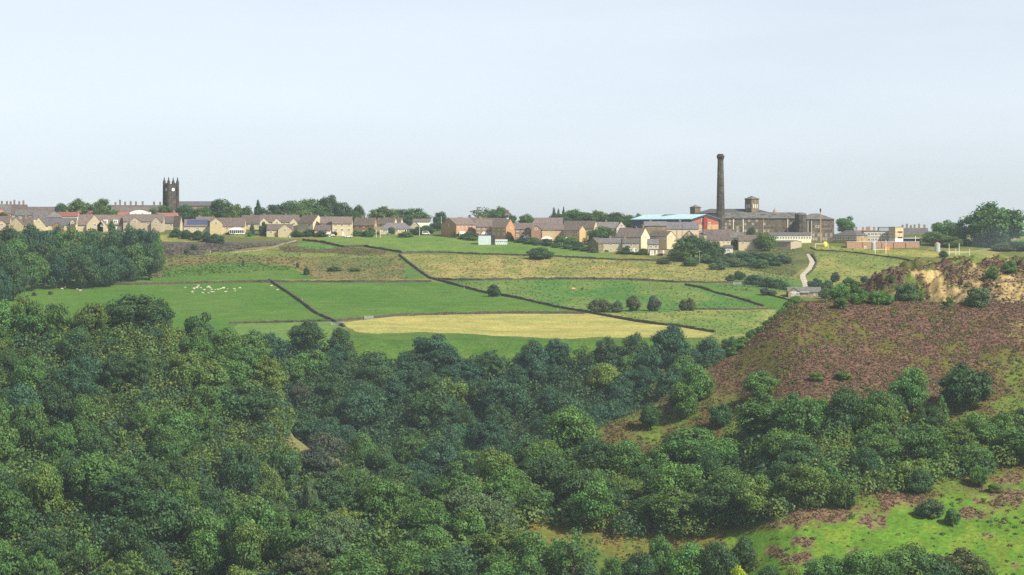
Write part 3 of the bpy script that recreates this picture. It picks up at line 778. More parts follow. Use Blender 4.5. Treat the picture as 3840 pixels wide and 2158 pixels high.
for (x, Y, wd, h, reg, u, vm) in cand:
    tint = tint_at(u, vm, rng, reg)
    lm = min(LANDMARKS, key=lambda L: (L[1] - u) ** 2 + 1.4 * (L[2] - vm) ** 2)
    du, dv = u - lm[1], vm - lm[2]
    dr = ('below' if dv > 0 else 'above') if abs(dv) > abs(du) else ('right of' if du > 0 else 'left of')
    rows.append((lm[0], tint, dr, du * du + dv * dv, x, Y, wd, h, reg))
rows.sort(key=lambda r: (r[0], r[1], r[2], r[3]))
for (lm, tint, dr, _d, x, Y, wd, h, reg) in rows:
    k = seen.get((lm, tint, dr), 0); seen[(lm, tint, dr)] = k + 1
    lab = f"{tint} tree {dr} {lm}" + (f", {ORD[k]} such out" if k else "")
    tree(x, Y, wd, h, tint, lab, group=WOODN[reg], kind=rng.choice(['round', 'round', 'wide', 'wide', 'round', 'wide', 'airy' if wd < 11 else 'round']))
print("wood trees", cnt, len(TREES))

# --- undergrowth filling the wood floor: one mass of leafy clumps
def clump_mass(name, pts, sizes, cols, nq=70, leaf=.30, seed=1, flat=.8):
    """leafy domes at pts (n,3)"""
    r = np.random.default_rng(seed)
    n = len(pts)
    d = r.normal(0, 1, (n, nq, 3)); d /= np.linalg.norm(d, axis=2)[..., None]
    d[..., 2] = np.abs(d[..., 2])
    S = np.asarray(sizes)[:, None, None]
    C = np.asarray(pts)[:, None, :] + d * S * r.uniform(.8, 1.1, (n, nq, 1)) * np.array([1, 1, flat])
    C = C.reshape(-1, 3); N = d.reshape(-1, 3)
    V, F = leaf_quads(r, C, N, 1.0, jit=.5)
    # scale leaves about their centres by dome size
    ctr = np.repeat(C, 4, 0)
    V = ctr + (V - ctr) * (np.repeat(np.repeat(np.asarray(sizes), nq), 4)[:, None] * leaf)
    col = np.repeat(np.repeat(np.asarray(cols), nq, 0) * r.uniform(.7, 1.35, (n * nq, 1)), 4, 0)
    me = npmesh(name, V, F); setcol(me, col); me.materials.append(M['fol'])
    return me
rr = np.random.default_rng(77)
N = 60000
Yc = rr.uniform(700, 1214, N); uc = rr.uniform(-500, 4300, N)
xc = (uc - UC) / FPX * Yc
zc_ = gz(xc, Yc)
sel, occ = [], set()
for i in range(N):
    key = (int(xc[i] / 3.6), int(Yc[i] / 3.6))
    if key in occ: continue
    u, v = uv_of(xc[i], Yc[i], zc_[i])
    if v > 2450: continue
    reg = wood_region(xc[i], Yc[i], zc_[i])
    if not reg: continue
    occ.add(key); sel.append(i)
sel = np.array(sel)
pts = np.stack([xc[sel], Yc[sel], zc_[sel] + .6], 1)
sz = rr.uniform(2.0, 3.9, len(sel))
base = np.array([[.062, .125, .040], [.105, .185, .042], [.055, .120, .058], [.125, .18, .04]])[rr.integers(0, 4, len(sel))]
base = base * 1.1
farm = Yc[sel] > 1085
base[farm] = np.array([[.050, .110, .050], [.060, .125, .050]])[rr.integers(0, 2, farm.sum())]  # far clumps share the darker, bluer tones painted in for valley shade
tag(link("undergrowth", clump_mass("undergrowth", pts, sz, base, nq=190, leaf=.105, flat=1.35)), "dense leafy undergrowth between the woodland trees", "undergrowth", kind="stuff")

# --- heather and rough grass tufts on the near hill
N = 150000
Yc = rr.uniform(770, 1085, N); uc = rr.uniform(2150, 4100, N)
xc = (uc - UC) / FPX * Yc
zc_ = gz(xc, Yc)
u_, v_ = uc, VH - FPX * zc_ / Yc
gc = ground_colour(xc, Yc, zc_)
purple = gc[:, 0] > gc[:, 1] * 1.15
tan_ = gc.sum(1) > .55
onlawn = v_ > np.interp(u_, [2500, 2800, 3100, 3400, 3700, 3840], [2060, 1975, 1935, 1880, 1800, 1760])
keep = (v_ < 2200) & (Yc < 1085) & ~tan_ & ((purple & (rr.random(N) < .75)) | ((rr.random(N) < .16) & ~onlawn) | (rr.random(N) < .02))
k = np.where(keep)[0]
pts = np.stack([xc[k], Yc[k], zc_[k] - .05], 1)
c = gc[k] * rr.uniform(1.05, 1.5, (len(k), 1))
pk = purple[k] & (rr.random(len(k)) < .35)
c[pk] = np.array([.19, .115, .105]) * rr.uniform(.7, 1.2, (pk.sum(), 1))
dk = rr.random(len(k)) < .05
c[dk] = np.array([.08, .07, .035])
tag(link("heather", clump_mass("heather", pts, rr.uniform(.18, .42, len(k)), c, nq=8, leaf=.6, flat=.7, seed=4)), "purple heather and rough moorland tufts covering the near hill", "heather", kind="stuff")

# --- bracken and rushes breaking up the heather and the lawn
N = 9000
Yc = rr.uniform(772, 1000, N); uc = rr.uniform(2200, 4000, N)
xc = (uc - UC) / FPX * Yc; zc_ = gz(xc, Yc); v_ = VH - FPX * zc_ / Yc
pn = fbm(xc / 16, Yc / 16, 61, 3)
k = np.where((v_ < 2190) & (rr.random(N) < np.where(pn > .56, .55, .05)))[0]
c = np.array([[.10, .16, .03], [.14, .16, .04], [.08, .12, .03], [.17, .14, .05]])[rr.integers(0, 4, len(k))] * rr.uniform(.8, 1.2, (len(k), 1))
tag(link("bracken", clump_mass("bracken", np.stack([xc[k], Yc[k], zc_[k]], 1), rr.uniform(.25, .85, len(k)), c, nq=22, leaf=.34, flat=.7, seed=8)), "green bracken and rushes scattered over the near hill", "bracken", kind="stuff")

# --- rank grass tussocks on the rough pastures
N = 70000
uc = rr.uniform(560, 3460, N); Yc = rr.uniform(1216, 1660, N)
xc = (uc - UC) / FPX * Yc; zc_ = gz(xc, Yc); v_ = VH - FPX * zc_ / Yc
m = np.zeros(N, bool)
for nm, pl, *_r in FIELDS:
    if nm in ('straw', 'rough', 'g5', 'g9', 'r1', 'bank', 'bank2', 'scrub', 'tan', 'pitch', 'lower'):
        m |= inpoly(uc, v_, pl) & (rr.random(N) < {'g5': .25, 'g9': .3, 'pitch': .2, 'straw': .5, 'r1': .4, 'scrub': .9}.get(nm, .6))
m &= (np.abs(uc - 3020) > 40)
k = np.where(m)[0]
gc = ground_colour(xc[k], Yc[k], zc_[k]) * rr.uniform(.6, 1.45, (len(k), 1))
tag(link("rank_grass", clump_mass("rank_grass", np.stack([xc[k], Yc[k], zc_[k] - .05], 1), rr.uniform(.15, .5, len(k)) * np.where(uc[k] < 1130, 1.3, 1), gc, nq=7, leaf=.6, flat=.6, seed=6)), "rank grass tussocks on the rough pastures", "grass", kind="stuff")

# --- bushes of the hill edge, the quarry, the hillside and the village
def bushes(rows, group=None, ymin=600, name='bush'):
    for (u, vt, wpx, Y, tint, lab) in rows:
        tree_px(u, vt, wpx, Y=Y, tint=tint, kind='bush', label=lab, cat='bush', name=name, group=group)
EDGE = [(2990, 1108, 70, 958), (2960, 1130, 60, 956), (2935, 1150, 46, 952), (2905, 1178, 44, 950), (2880, 1200, 46, 946), (2850, 1222, 60, 943), (2822, 1236, 60, 940), (2795, 1262, 54, 938), (2770, 1285, 58, 935), (2745, 1300, 50, 932)]
bushes([(u, vt, wp, Y + 4, ['mid green', 'olive green', 'fresh green'][i % 3], f"leafy bush on the heather hill's skyline edge, {['topmost', 'second', 'third', 'fourth', 'fifth', 'sixth', 'seventh', 'eighth', 'ninth', 'lowest'][i]} from the top") for i, (u, vt, wp, Y) in enumerate(EDGE)], "bushes along the heather edge")
QB = [(3092, 1078, 56, 985, 'mid green', 'dark bush beside the farmhouse end'), (3100, 1060, 70, 990, 'dark green', 'tall dark bush behind the farmhouse on the quarry edge'), (3150, 1064, 90, 985, 'fresh green', 'fresh green bush at the foot of the quarry mound'),
      (3200, 1050, 70, 1000, 'mid green', 'bush on the skyline before the quarry mound'), (3230, 1085, 90, 978, 'fresh green', 'broad light green bush below the quarry mound'), (3290, 1090, 80, 975, 'fresh green', 'light green bush under the dark heather of the mound'),
      (3400, 1062, 120, 985, 'grey-green', 'wide grey-green bush in the lap of the quarry mound'), (3440, 1085, 70, 975, 'olive green', 'low bush at the foot of the bare yellow scar'), (3665, 1078, 120, 975, 'grey-green', 'wide bush below the quarry face'),
      (3150, 1112, 70, 965, 'olive green', 'low olive bush at the top of the heather slope'), 
      (3720, 1000, 60, 1030, 'fresh green', 'bright green bush on the plateau behind the quarry'), (3790, 975, 70, 1030, 'mid green', 'green bush topping the second quarry mound'), (3345, 1030, 26, 1010, 'mid green', 'tiny bush on the quarry mound skyline'),
      (3330, 1100, 60, 965, 'fresh green', 'small bush at the left foot of the bare scar'), (3560, 1112, 40, 962, 'olive green', 'tuft bush at the foot of the bare scar')]
for (u, vt, wpx, Y, tint, lab) in QB:
    tree_px(u, vt, wpx * .92, vb=vt + 22 + wpx * .38, ymin=905, tint=tint, kind='bush', label=lab, cat='bush', name='bush', group="bushes around the quarry")
FB = [(1852, 1066, 56, 1113, 'dark green', 'single dark hawthorn on the diagonal drystone wall'), (2028, 927, 106, 972, 'dark green', 'big dark low thorn bush on the wall above the straw field'),
      (2232, 1122, 56, 1172, 'russet green', 'first hawthorn of the row on the pasture, farthest to the left'), (2262, 1120, 60, 1171, 'russet green', 'second hawthorn of the pasture row, touching the first'), (2315, 1128, 50, 1172, 'grey-green', 'third hawthorn of the pasture row, low and joined'),
      (2372, 1108, 62, 1168, 'russet green', 'tall hawthorn right of the joined hawthorn trio'), (2451, 1108, 60, 1167, 'dusky purple-green', 'lone upright hawthorn mid pasture'), (2563, 1124, 40, 1166, 'russet green', 'left half of the twin hawthorn on the pasture'), (2592, 1118, 42, 1166, 'russet green', 'right half of the twin hawthorn on the pasture'),
      (2740, 1030, 40, 1058, 'dark green', 'first dark bush in the strip left of the lane'), (2770, 1016, 56, 1050, 'dark green', 'taller dark bush in the strip left of the lane'), (2830, 1030, 76, 1068, 'blue-green', 'broad blue-green bush midway to the farmhouse'), (2880, 1040, 70, 1078, 'dark green', 'dark bush below the broad blue-green bush'),
      (2920, 1048, 60, 1082, 'dark green', 'dark bush nearest the lane above the farm'), (2950, 1060, 40, 1088, 'fresh green', 'light green bush beside the lane above the farm'), (2872, 1080, 56, 1108, 'dusky purple-green', 'purplish bush left of the farmhouse yard'), (2896, 1088, 44, 1108, 'dark green', 'dark bush against the farm yard wall'),
      (3058, 1044, 60, 1080, 'blue-green', 'dark clipped bush right of the lane'), (3100, 1052, 50, 1082, 'dark green', 'dark bush behind the clipped bush by the lane'), (3130, 1020, 40, 1060, 'dusky purple-green', 'purplish bush at the foot of the olive field'), (3240, 1035, 36, 1062, 'dark green', 'small dark bush below the olive field'),
      (3180, 1040, 46, 1066, 'mid green', 'green bush among the scrub below the olive field'), (3300, 1040, 40, 1060, 'dark green', 'dark bush where the olive field meets the quarry'),
      (128, 1096, 22, 1110, 'russet green', 'small reddish bush alone in the sheep pasture'), (190, 1092, 20, 1106, 'russet green', 'tiny reddish bush on the pasture by the wood top'), (728, 918, 34, 938, 'dark green', 'lone dark bush in the grey scrub slope'), (700, 934, 26, 952, 'dark green', 'low dark bush at the foot of the grey scrub'),
      (912, 975, 14, 1000, 'dark green', 'thin dark bush at the edge of the green band'), (1116, 985, 12, 1005, 'dark green', 'thin dark bush above the wall gap'), (1150, 1002, 26, 1032, 'dark green', 'dark bush in the dip between the pastures'), (1252, 998, 60, 1018, 'olive green', 'low dark scrub on the rough brown bank'),
      (1330, 1005, 50, 1018, 'olive green', 'second low scrub on the rough brown bank'), (3538, 940, 40, 966, 'blue-green', 'small dark bush between the two sets of goalposts'), (2490, 974, 60, 990, 'dusky purple-green', 'brown scrub patch at the straw field top')]
for (u, vt, wp, vb, tint, lab) in FB:
    tree_px(u, vt, wp, vb=vb, ymin=1217, tint=tint, kind='bush', label=lab, cat='bush', name='bush', group='bushes on the far hillside')
# hedges and low scrub near the houses
SB = [(660, 858, 50), (700, 862, 50), (740, 864, 50), (775, 868, 46), (805, 876, 44), (830, 884, 30)]
for i, (u, vt, wp) in enumerate(SB):
    tree_px(u, vt, wp, Y=1690 - i * 6, tint='dark green', kind='bush', label=f"dark hedge bush above the tan bank, {['first', 'second', 'third', 'fourth', 'fifth', 'last'][i]} from the left wood", cat='hedge', name='hedge_bush', group='hedge under the solar panel house')
VB = [(870, 872, 60, 1705, 'grey-green', 'grey-green shrubs in front of the white conservatory'), (945, 840, 20, 1706, 'dark green', 'slim dark shrub between the two bungalow gardens'), (937, 868, 24, 1695, 'fresh green', 'light shrub on the garden lawn'), (988, 832, 34, 1700, 'dark green', 'dark pointed garden conifer before the small bungalow'),
      (1115, 866, 60, 1694, 'dark green', 'dark hedge right of the small bungalow'), (1160, 860, 60, 1696, 'dark green', 'rounded dark hedge before the stone house'), (1205, 866, 60, 1694, 'dark green', 'dark garden shrubs left of the yellow house'), (1252, 868, 28, 1697, 'dark green', 'shrub at the corner of the yellow house'),
      (1338, 862, 40, 1696, 'mid green', 'shrub right of the yellow house'), (1370, 868, 40, 1696, 'dark green', 'dark shrub before the brown semi'), (1390, 852, 44, 1692, 'mid green', 'rounded green tree-like shrub before the brown semi'), (1520, 868, 60, 1692, 'olive green', 'low garden scrub below the garages'),
      (1565, 850, 60, 1705, 'dark green', 'dark shrub mass left of the pole'), (1600, 845, 60, 1710, 'dark green', 'dark shrub mass right of the pole'), (1705, 862, 24, 1690, 'mid green', 'shrub at the corner of the dark gabled house'), (1757, 868, 60, 1686, 'dark green', 'dark shrub in front of the buff terrace'),
      (1790, 876, 24, 1684, 'fresh green', 'small light shrub left of the pale shed'), (1912, 884, 34, 1672, 'yellow-green', 'yellowish shrub beside the greenhouse'), (1965, 886, 40, 1668, 'mid green', 'light shrub in front of the brown terrace'), (2000, 890, 60, 1660, 'mid green', 'garden shrub mass below the bay windows'),
      (2050, 895, 60, 1655, 'dark green', 'dark shrub row below the white conservatory'), (2100, 884, 50, 1655, 'mid green', 'round green shrub by the fence'), (2140, 888, 56, 1650, 'fresh green', 'light round shrub by the fence'), (2165, 862, 50, 1660, 'dark green', 'dark upright shrub at the end of the buff terrace'),
      (2172, 905, 50, 1640, 'dark green', 'dark shrub left of the stone end wall'), (2230, 862, 60, 1668, 'mid green', 'leafy shrub top behind the stone terrace'), (2280, 935, 40, 1622, 'dark green', 'dark shrub under the stone terrace windows'), (2350, 920, 36, 1618, 'mid green', 'round shrub before the stone terrace door'),
      (2345, 940, 80, 1612, 'dark green', 'hedge below the stone terrace'), (2400, 944, 60, 1608, 'dark green', 'hedge below the tall gable'), (2415, 932, 36, 1618, 'mid green', 'shrub under the tall gable'), (2480, 948, 60, 1606, 'dark green', 'scrub under the white shed'), (2530, 950, 60, 1602, 'mid green', 'scrub between the shed and the big tree')]
bushes(VB, "garden shrubs below the village")
SCR = [(2640, 952), (2690, 958), (2735, 948), (2780, 945), (2830, 942), (2870, 948), (2760, 968), (2810, 965), (2850, 972), (2900, 962), (2700, 978), (2935, 955), (2590, 965)]
for i, (u, vt) in enumerate(SCR):
    tree_px(u, vt, 64 + (i * 7) % 24, vb=vt + 34, ymin=1217, tint=['mid green', 'dark green', 'grey-green', 'blue-green'][i % 4], kind='bush', label=f"scrub bush below the mill, {(['first'] + ORD[1:])[i]} counted from the big village tree", cat='bush', name='bush', group='scrub below the mill')

HB = [(1950, 893), (1985, 898), (2020, 902), (2055, 906), (2090, 911), (2125, 916), (2160, 921), (2195, 925), (2230, 930), (1740, 880), (1770, 884)]
for i, (u, vt) in enumerate(HB):
    tree_px(u, vt, 46, vb=vt + 18, ymin=1217, tint=['dark green', 'mid green', 'grey-green'][i % 3], kind='bush', label=f"bush in the boundary hedge above the top green field, {(['first'] + ORD[1:])[i]} counted in the row", cat='hedge', name='hedge_bush', group='hedge above the top field')
# --- trees of the left wood block on the field edge
LW = [(30, 868, 120, 1555), (110, 862, 110, 1575), (190, 868, 110, 1580), (265, 874, 110, 1560), (345, 880, 120, 1570), (430, 884, 110, 1562), (505, 868, 120, 1560), (565, 880, 110, 1552),
      (60, 905, 130, 1535), (150, 915, 140, 1525), (240, 925, 130, 1520), (330, 930, 140, 1518), (420, 935, 130, 1520), (500, 925, 120, 1530), (560, 925, 90, 1535), (310, 965, 120, 1500), (210, 970, 110, 1498), (400, 960, 110, 1508),
      (120, 960, 110, 1490), (20, 935, 130, 1470), (50, 985, 110, 1440), (-10, 1020, 90, 1420), (460, 965, 90, 1516), (590, 905, 60, 1550)]
for i, (u, vt, wp, Y) in enumerate(LW):
    Y -= 22 if i < 8 else 42; wp *= 1.12; vt -= 22 if i < 8 else 12
    tint = ['dark green', 'blue-green', 'blue-green', 'mid green', 'dark green'][i % 5]
    row = 'top' if i < 8 else ('middle' if i < 15 else 'lower')
    n_ = i if i < 8 else (i - 8 if i < 15 else i - 15)
    tree_px(u, vt, wp, Y=Y, tint=tint, kind='round', label=f"{tint} tree, {row} row of the wood above the sheep, {(['first'] + ORD[1:])[n_]} from left", group='trees of the field edge wood')

# --- village trees (u, vtop, width px, Y, tint, kind, label)
VT = [
 (228, 762, 60, 1840, 'dark green', 'round', 'small dark tree left of the big twin domes on the skyline'), (300, 744, 96, 1850, 'olive green', 'wide', 'left one of the big twin dome trees on the skyline'), (375, 744, 100, 1850, 'olive green', 'wide', 'right one of the big twin dome trees on the skyline'),
 (330, 785, 90, 1800, 'dark green', 'round', 'dark low tree under the twin domes'), (425, 785, 90, 1800, 'mid green', 'round', 'green tree in front of the terrace chimneys'), (570, 782, 60, 1800, 'dark green', 'round', 'dark tree right of the white hall roof'),
 (620, 770, 80, 1795, 'mid green', 'round', 'tree at the foot of the church tower'), (690, 768, 90, 1795, 'dark green', 'round', 'dark tree in front of the church nave'), (760, 776, 90, 1795, 'mid green', 'round', 'tree below the church roof end'), (830, 746, 90, 1830, 'dark green', 'round', 'tall round tree right of the church'),
 (880, 766, 80, 1800, 'olive green', 'round', 'olive tree right of the tall round one by the church'), (915, 772, 66, 1800, 'dark green', 'round', 'low dark tree left of the slim conifer'), (967, 750, 34, 1830, 'blue-green', 'cone', 'slim dark conifer spiking the skyline'), (985, 778, 80, 1800, 'dark green', 'round', 'low tree just right of the slim conifer'),
 (1050, 762, 100, 1825, 'dark green', 'round', 'first tree of the tall village grove'), (1110, 752, 110, 1830, 'mid green', 'round', 'second tree of the tall village grove'), (1170, 744, 110, 1835, 'mid green', 'wide', 'third and broad tree of the tall village grove'), (1232, 732, 100, 1840, 'dark green', 'round', 'highest crown of the tall village grove'),
 (1280, 758, 90, 1825, 'dark green', 'round', 'last crown of the tall village grove'), (1130, 790, 100, 1780, 'olive green', 'round', 'olive tree under the grove behind the row houses'), (1210, 790, 90, 1785, 'dark green', 'round', 'dark tree under the highest grove crown'), (1342, 768, 58, 1830, 'dark green', 'round', 'small upright tree between grove and wide skyline tree'),
 (1325, 792, 90, 1785, 'dark green', 'round', 'low dark tree behind the brown semi'), (1440, 773, 120, 1820, 'olive green', 'wide', 'wide olive skyline tree behind the bungalows'), (1505, 784, 90, 1825, 'dark green', 'round', 'dark tree joining the wide skyline trees'), (1560, 780, 120, 1815, 'mid green', 'wide', 'wide ragged skyline tree left of the dark gable'),
 (1520, 805, 80, 1780, 'dark green', 'round', 'tree low between the bungalow and the pole'), (1652, 793, 62, 1800, 'dark green', 'round', 'tall dark tree left of the dark gabled house'), (1640, 830, 60, 1745, 'dark green', 'round', 'dark tree at the road end by the gabled house'),
 (1805, 776, 90, 1840, 'olive green', 'airy', 'airy tree with sky showing through its crown'), (1872, 773, 86, 1845, 'mid green', 'wide', 'round tree behind the roof turret'), (1830, 800, 100, 1820, 'dark green', 'round', 'low tree beneath the airy skyline tree'), (1905, 795, 60, 1820, 'dark green', 'round', 'low tree right of the roof turret'),
 (1972, 802, 62, 1810, 'mid green', 'round', 'bushy tree above the brown terrace roofs'), (2078, 778, 22, 1860, 'grey-green', 'cone', 'thin pale poplar, first of three'), (2094, 782, 16, 1860, 'grey-green', 'cone', 'thin pale poplar, second of three'), (2114, 776, 18, 1860, 'grey-green', 'cone', 'thin pale poplar, third of three'),
 (2090, 800, 100, 1790, 'dark green', 'round', 'dark tree at the left of the long skyline wood'), (2160, 784, 120, 1810, 'mid green', 'wide', 'broad tree in the long skyline wood'), (2235, 788, 110, 1805, 'olive green', 'wide', 'olive tree in the long skyline wood'), (2110, 812, 90, 1770, 'dark green', 'round', 'dark tree overhanging the buff terrace'),
 (2300, 796, 90, 1800, 'dark green', 'round', 'dark tree at the right of the long skyline wood'), (2350, 806, 70, 1795, 'mid green', 'round', 'tree stepping down towards the blue roofed shed'), (2380, 815, 70, 1770, 'dark green', 'round', 'dark tree at the blue roof end'), (2395, 800, 34, 1880, 'mid green', 'round', 'tiny tree showing above the blue roof'), (2440, 805, 26, 1900, 'dark green', 'round', 'tinier tree showing above the blue roof further along'),
 (2260, 848, 100, 1655, 'mid green', 'round', 'large round tree behind the stone terrace end'), (2600, 880, 150, 1585, 'mid green', 'wide', 'big spreading tree in front of the lower village houses'), (2670, 905, 110, 1580, 'dark green', 'round', 'tree on the right flank of the big spreading village tree'), (2560, 915, 90, 1580, 'olive green', 'round', 'tree on the left flank of the big spreading village tree'),
 (2866, 873, 80, 1630, 'mid green', 'round', 'round tree standing before the mill front'), (2818, 852, 34, 1665, 'blue-green', 'round', 'small dark tree against the mill wall'), (2770, 895, 70, 1640, 'dark green', 'round', 'dark tree between mill cottages and garden'),
 (3165, 811, 78, 1790, 'mid green', 'round', 'round tree on the skyline right of the mill'), (3500, 868, 100, 1650, 'mid green', 'round', 'front tree left of the school pair'), (3525, 825, 96, 1665, 'mid green', 'round', 'left dome of the pair right of the school'), (3584, 824, 94, 1662, 'grey-green', 'round', 'right dome of the pair right of the school'),
 (3560, 885, 110, 1645, 'olive green', 'round', 'low broad tree behind the silo'), (3620, 895, 60, 1655, 'olive green', 'round', 'low tree between the pair and the giant crown'), (3730, 756, 240, 1655, 'mid green', 'wide', 'giant rounded tree dominating the skyline at the right'), (3680, 800, 84, 1658, 'dark green', 'round', 'dark shoulder tree under the giant crown, left side'),
 (3786, 800, 84, 1662, 'mid green', 'round', 'shoulder tree under the giant crown, right side'), (3730, 850, 120, 1648, 'dark green', 'round', 'low dark tree at the foot of the giant crown'), (3760, 912, 90, 1630, 'grey-green', 'round', 'bluish scrubby tree below the giant crown'), (3820, 905, 100, 1630, 'blue-green', 'round', 'bluish tree in the smoke at the picture edge'),
 (418, 827, 30, 1700, 'mid green', 'cone', 'clipped pointed conifer in front of the dormer house'), (12, 795, 50, 1790, 'dark green', 'round', 'dark tree behind the orange roof'), (100, 795, 40, 1790, 'dark green', 'round', 'small dark tree between grey roofs'), (1470, 852, 30, 1705, 'mid green', 'round', 'small garden tree beside the garages'),
]
for (u, vt, wp, Y, tint, kind, lab) in VT:
    nm = 'conifer_tree' if kind == 'cone' else 'village_tree'
    tree_px(u, vt, wp * 1.12, Y=Y, tint=tint, kind=kind, label=lab, name=nm, group='trees of the village skyline')

# ---------------------------------------------------------------- buildings
def window_meshes():
    f = MB()      # unit window 1 x 1, frame bars proud of the wall
    for b in ((-.5, .5, .38, .5), (-.5, .5, -.5, -.36), (-.5, -.37, -.36, .38), (.37, .5, -.36, .38), (-.07, .07, -.36, .38)):
        f.box(b[0], b[1], -.06, .02, b[2], b[3])
    fm = f.mesh("window"); fm.materials.append(M['white'])
    g = MB().box(-.38, .38, -.02, .012, -.37, .39).mesh("pane"); g.materials.append(M['glass'])
    d = MB().box(-.5, .5, -.06, .02, 0, 1); dm = d.mesh("door"); dm.materials.append(M['white'])
    return fm, g, dm
WM, PM, DM = window_meshes()
def window(parent, x, y, z, w=1.3, h=1.2, rz=0.0):
    o = link("window", WM, None, parent, (x, y, z), rz, (w, 1, h))
    link("pane", PM, None, o)
    return o

def gable_walls(mb, w, d, he, hr, axis='x'):
    """walls of a box w x d (x from 0..w, y from 0..d) with gables; axis = ridge direction"""
    b = -3.0
    if axis == 'x':
        mb.poly([(0, 0, b), (w, 0, b), (w, 0, he), (0, 0, he)])
        mb.poly([(w, d, b), (0, d, b), (0, d, he), (w, d, he)])
        mb.poly([(0, d, b), (0, 0, b), (0, 0, he), (0, d / 2, hr), (0, d, he)])
        mb.poly([(w, 0, b), (w, d, b), (w, d, he), (w, d / 2, hr), (w, 0, he)])
    else:
        mb.poly([(0, 0, b), (w, 0, b), (w, 0, he), (w / 2, 0, hr), (0, 0, he)])
        mb.poly([(w, d, b), (0, d, b), (0, d, he), (w / 2, d, hr), (w, d, he)])
        mb.poly([(0, d, b), (0, 0, b), (0, 0, he), (0, d, he)])
        mb.poly([(w, 0, b), (w, d, b), (w, d, he), (w, 0, he)])
def gable_roof(mb, w, d, he, hr, axis='x', oh=0.35, t=0.16):
    if axis == 'x': half, L = d / 2, w
    else: half, L = w / 2, d
    sl = (hr - he) / half
    e = he - sl * oh
    prof = [(-oh, e + .02), (half, hr + .02), (2 * half + oh, e + .02), (2 * half + oh, e + t + .02), (half, hr + t + .04), (-oh, e + t + .02)]
    n = len(mb.v)
    for s in (-.15, L + .15):
        for a, z in prof:
            mb.v.append((s, a, z) if axis == 'x' else (a, s, z))
    k = len(prof)
    for i in range(k):
        j = (i + 1) % k
        mb.f.append([n + i, n + j, n + k + j, n + k + i])
    mb.f.append([n + 0, n + 1, n + 4, n + 5]); mb.f.append([n + 1, n + 2, n + 3, n + 4])
    mb.f.append([n + k + 0, n + k + 5, n + k + 4, n + k + 1]); mb.f.append([n + k + 1, n + k + 4, n + k + 3, n + k + 2])
def hip_roof(mb, x0, x1, y0, y1, he, hr, oh=0.35):
    x0 -= oh; x1 += oh; y0 -= oh; y1 += oh
    w, d = x1 - x0, y1 - y0
    if w >= d: r0, r1 = (x0 + d / 2, (y0 + y1) / 2), (x1 - d / 2, (y0 + y1) / 2)
    else: r0, r1 = ((x0 + x1) / 2, y0 + w / 2), ((x0 + x1) / 2, y1 - w / 2)
    a, b, c, e = (x0, y0, he), (x1, y0, he), (x1, y1, he), (x0, y1, he)
    p, q = (*r0, hr), (*r1, hr)
    if w >= d: mb.poly([a, b, q, p]).poly([b, c, q]).poly([c, e, p, q]).poly([e, a, p])
    else: mb.poly([a, b, p]).poly([b, c, q, p]).poly([c, e, q]).poly([e, a, p, q])
    mb.poly([a, e, c, b])

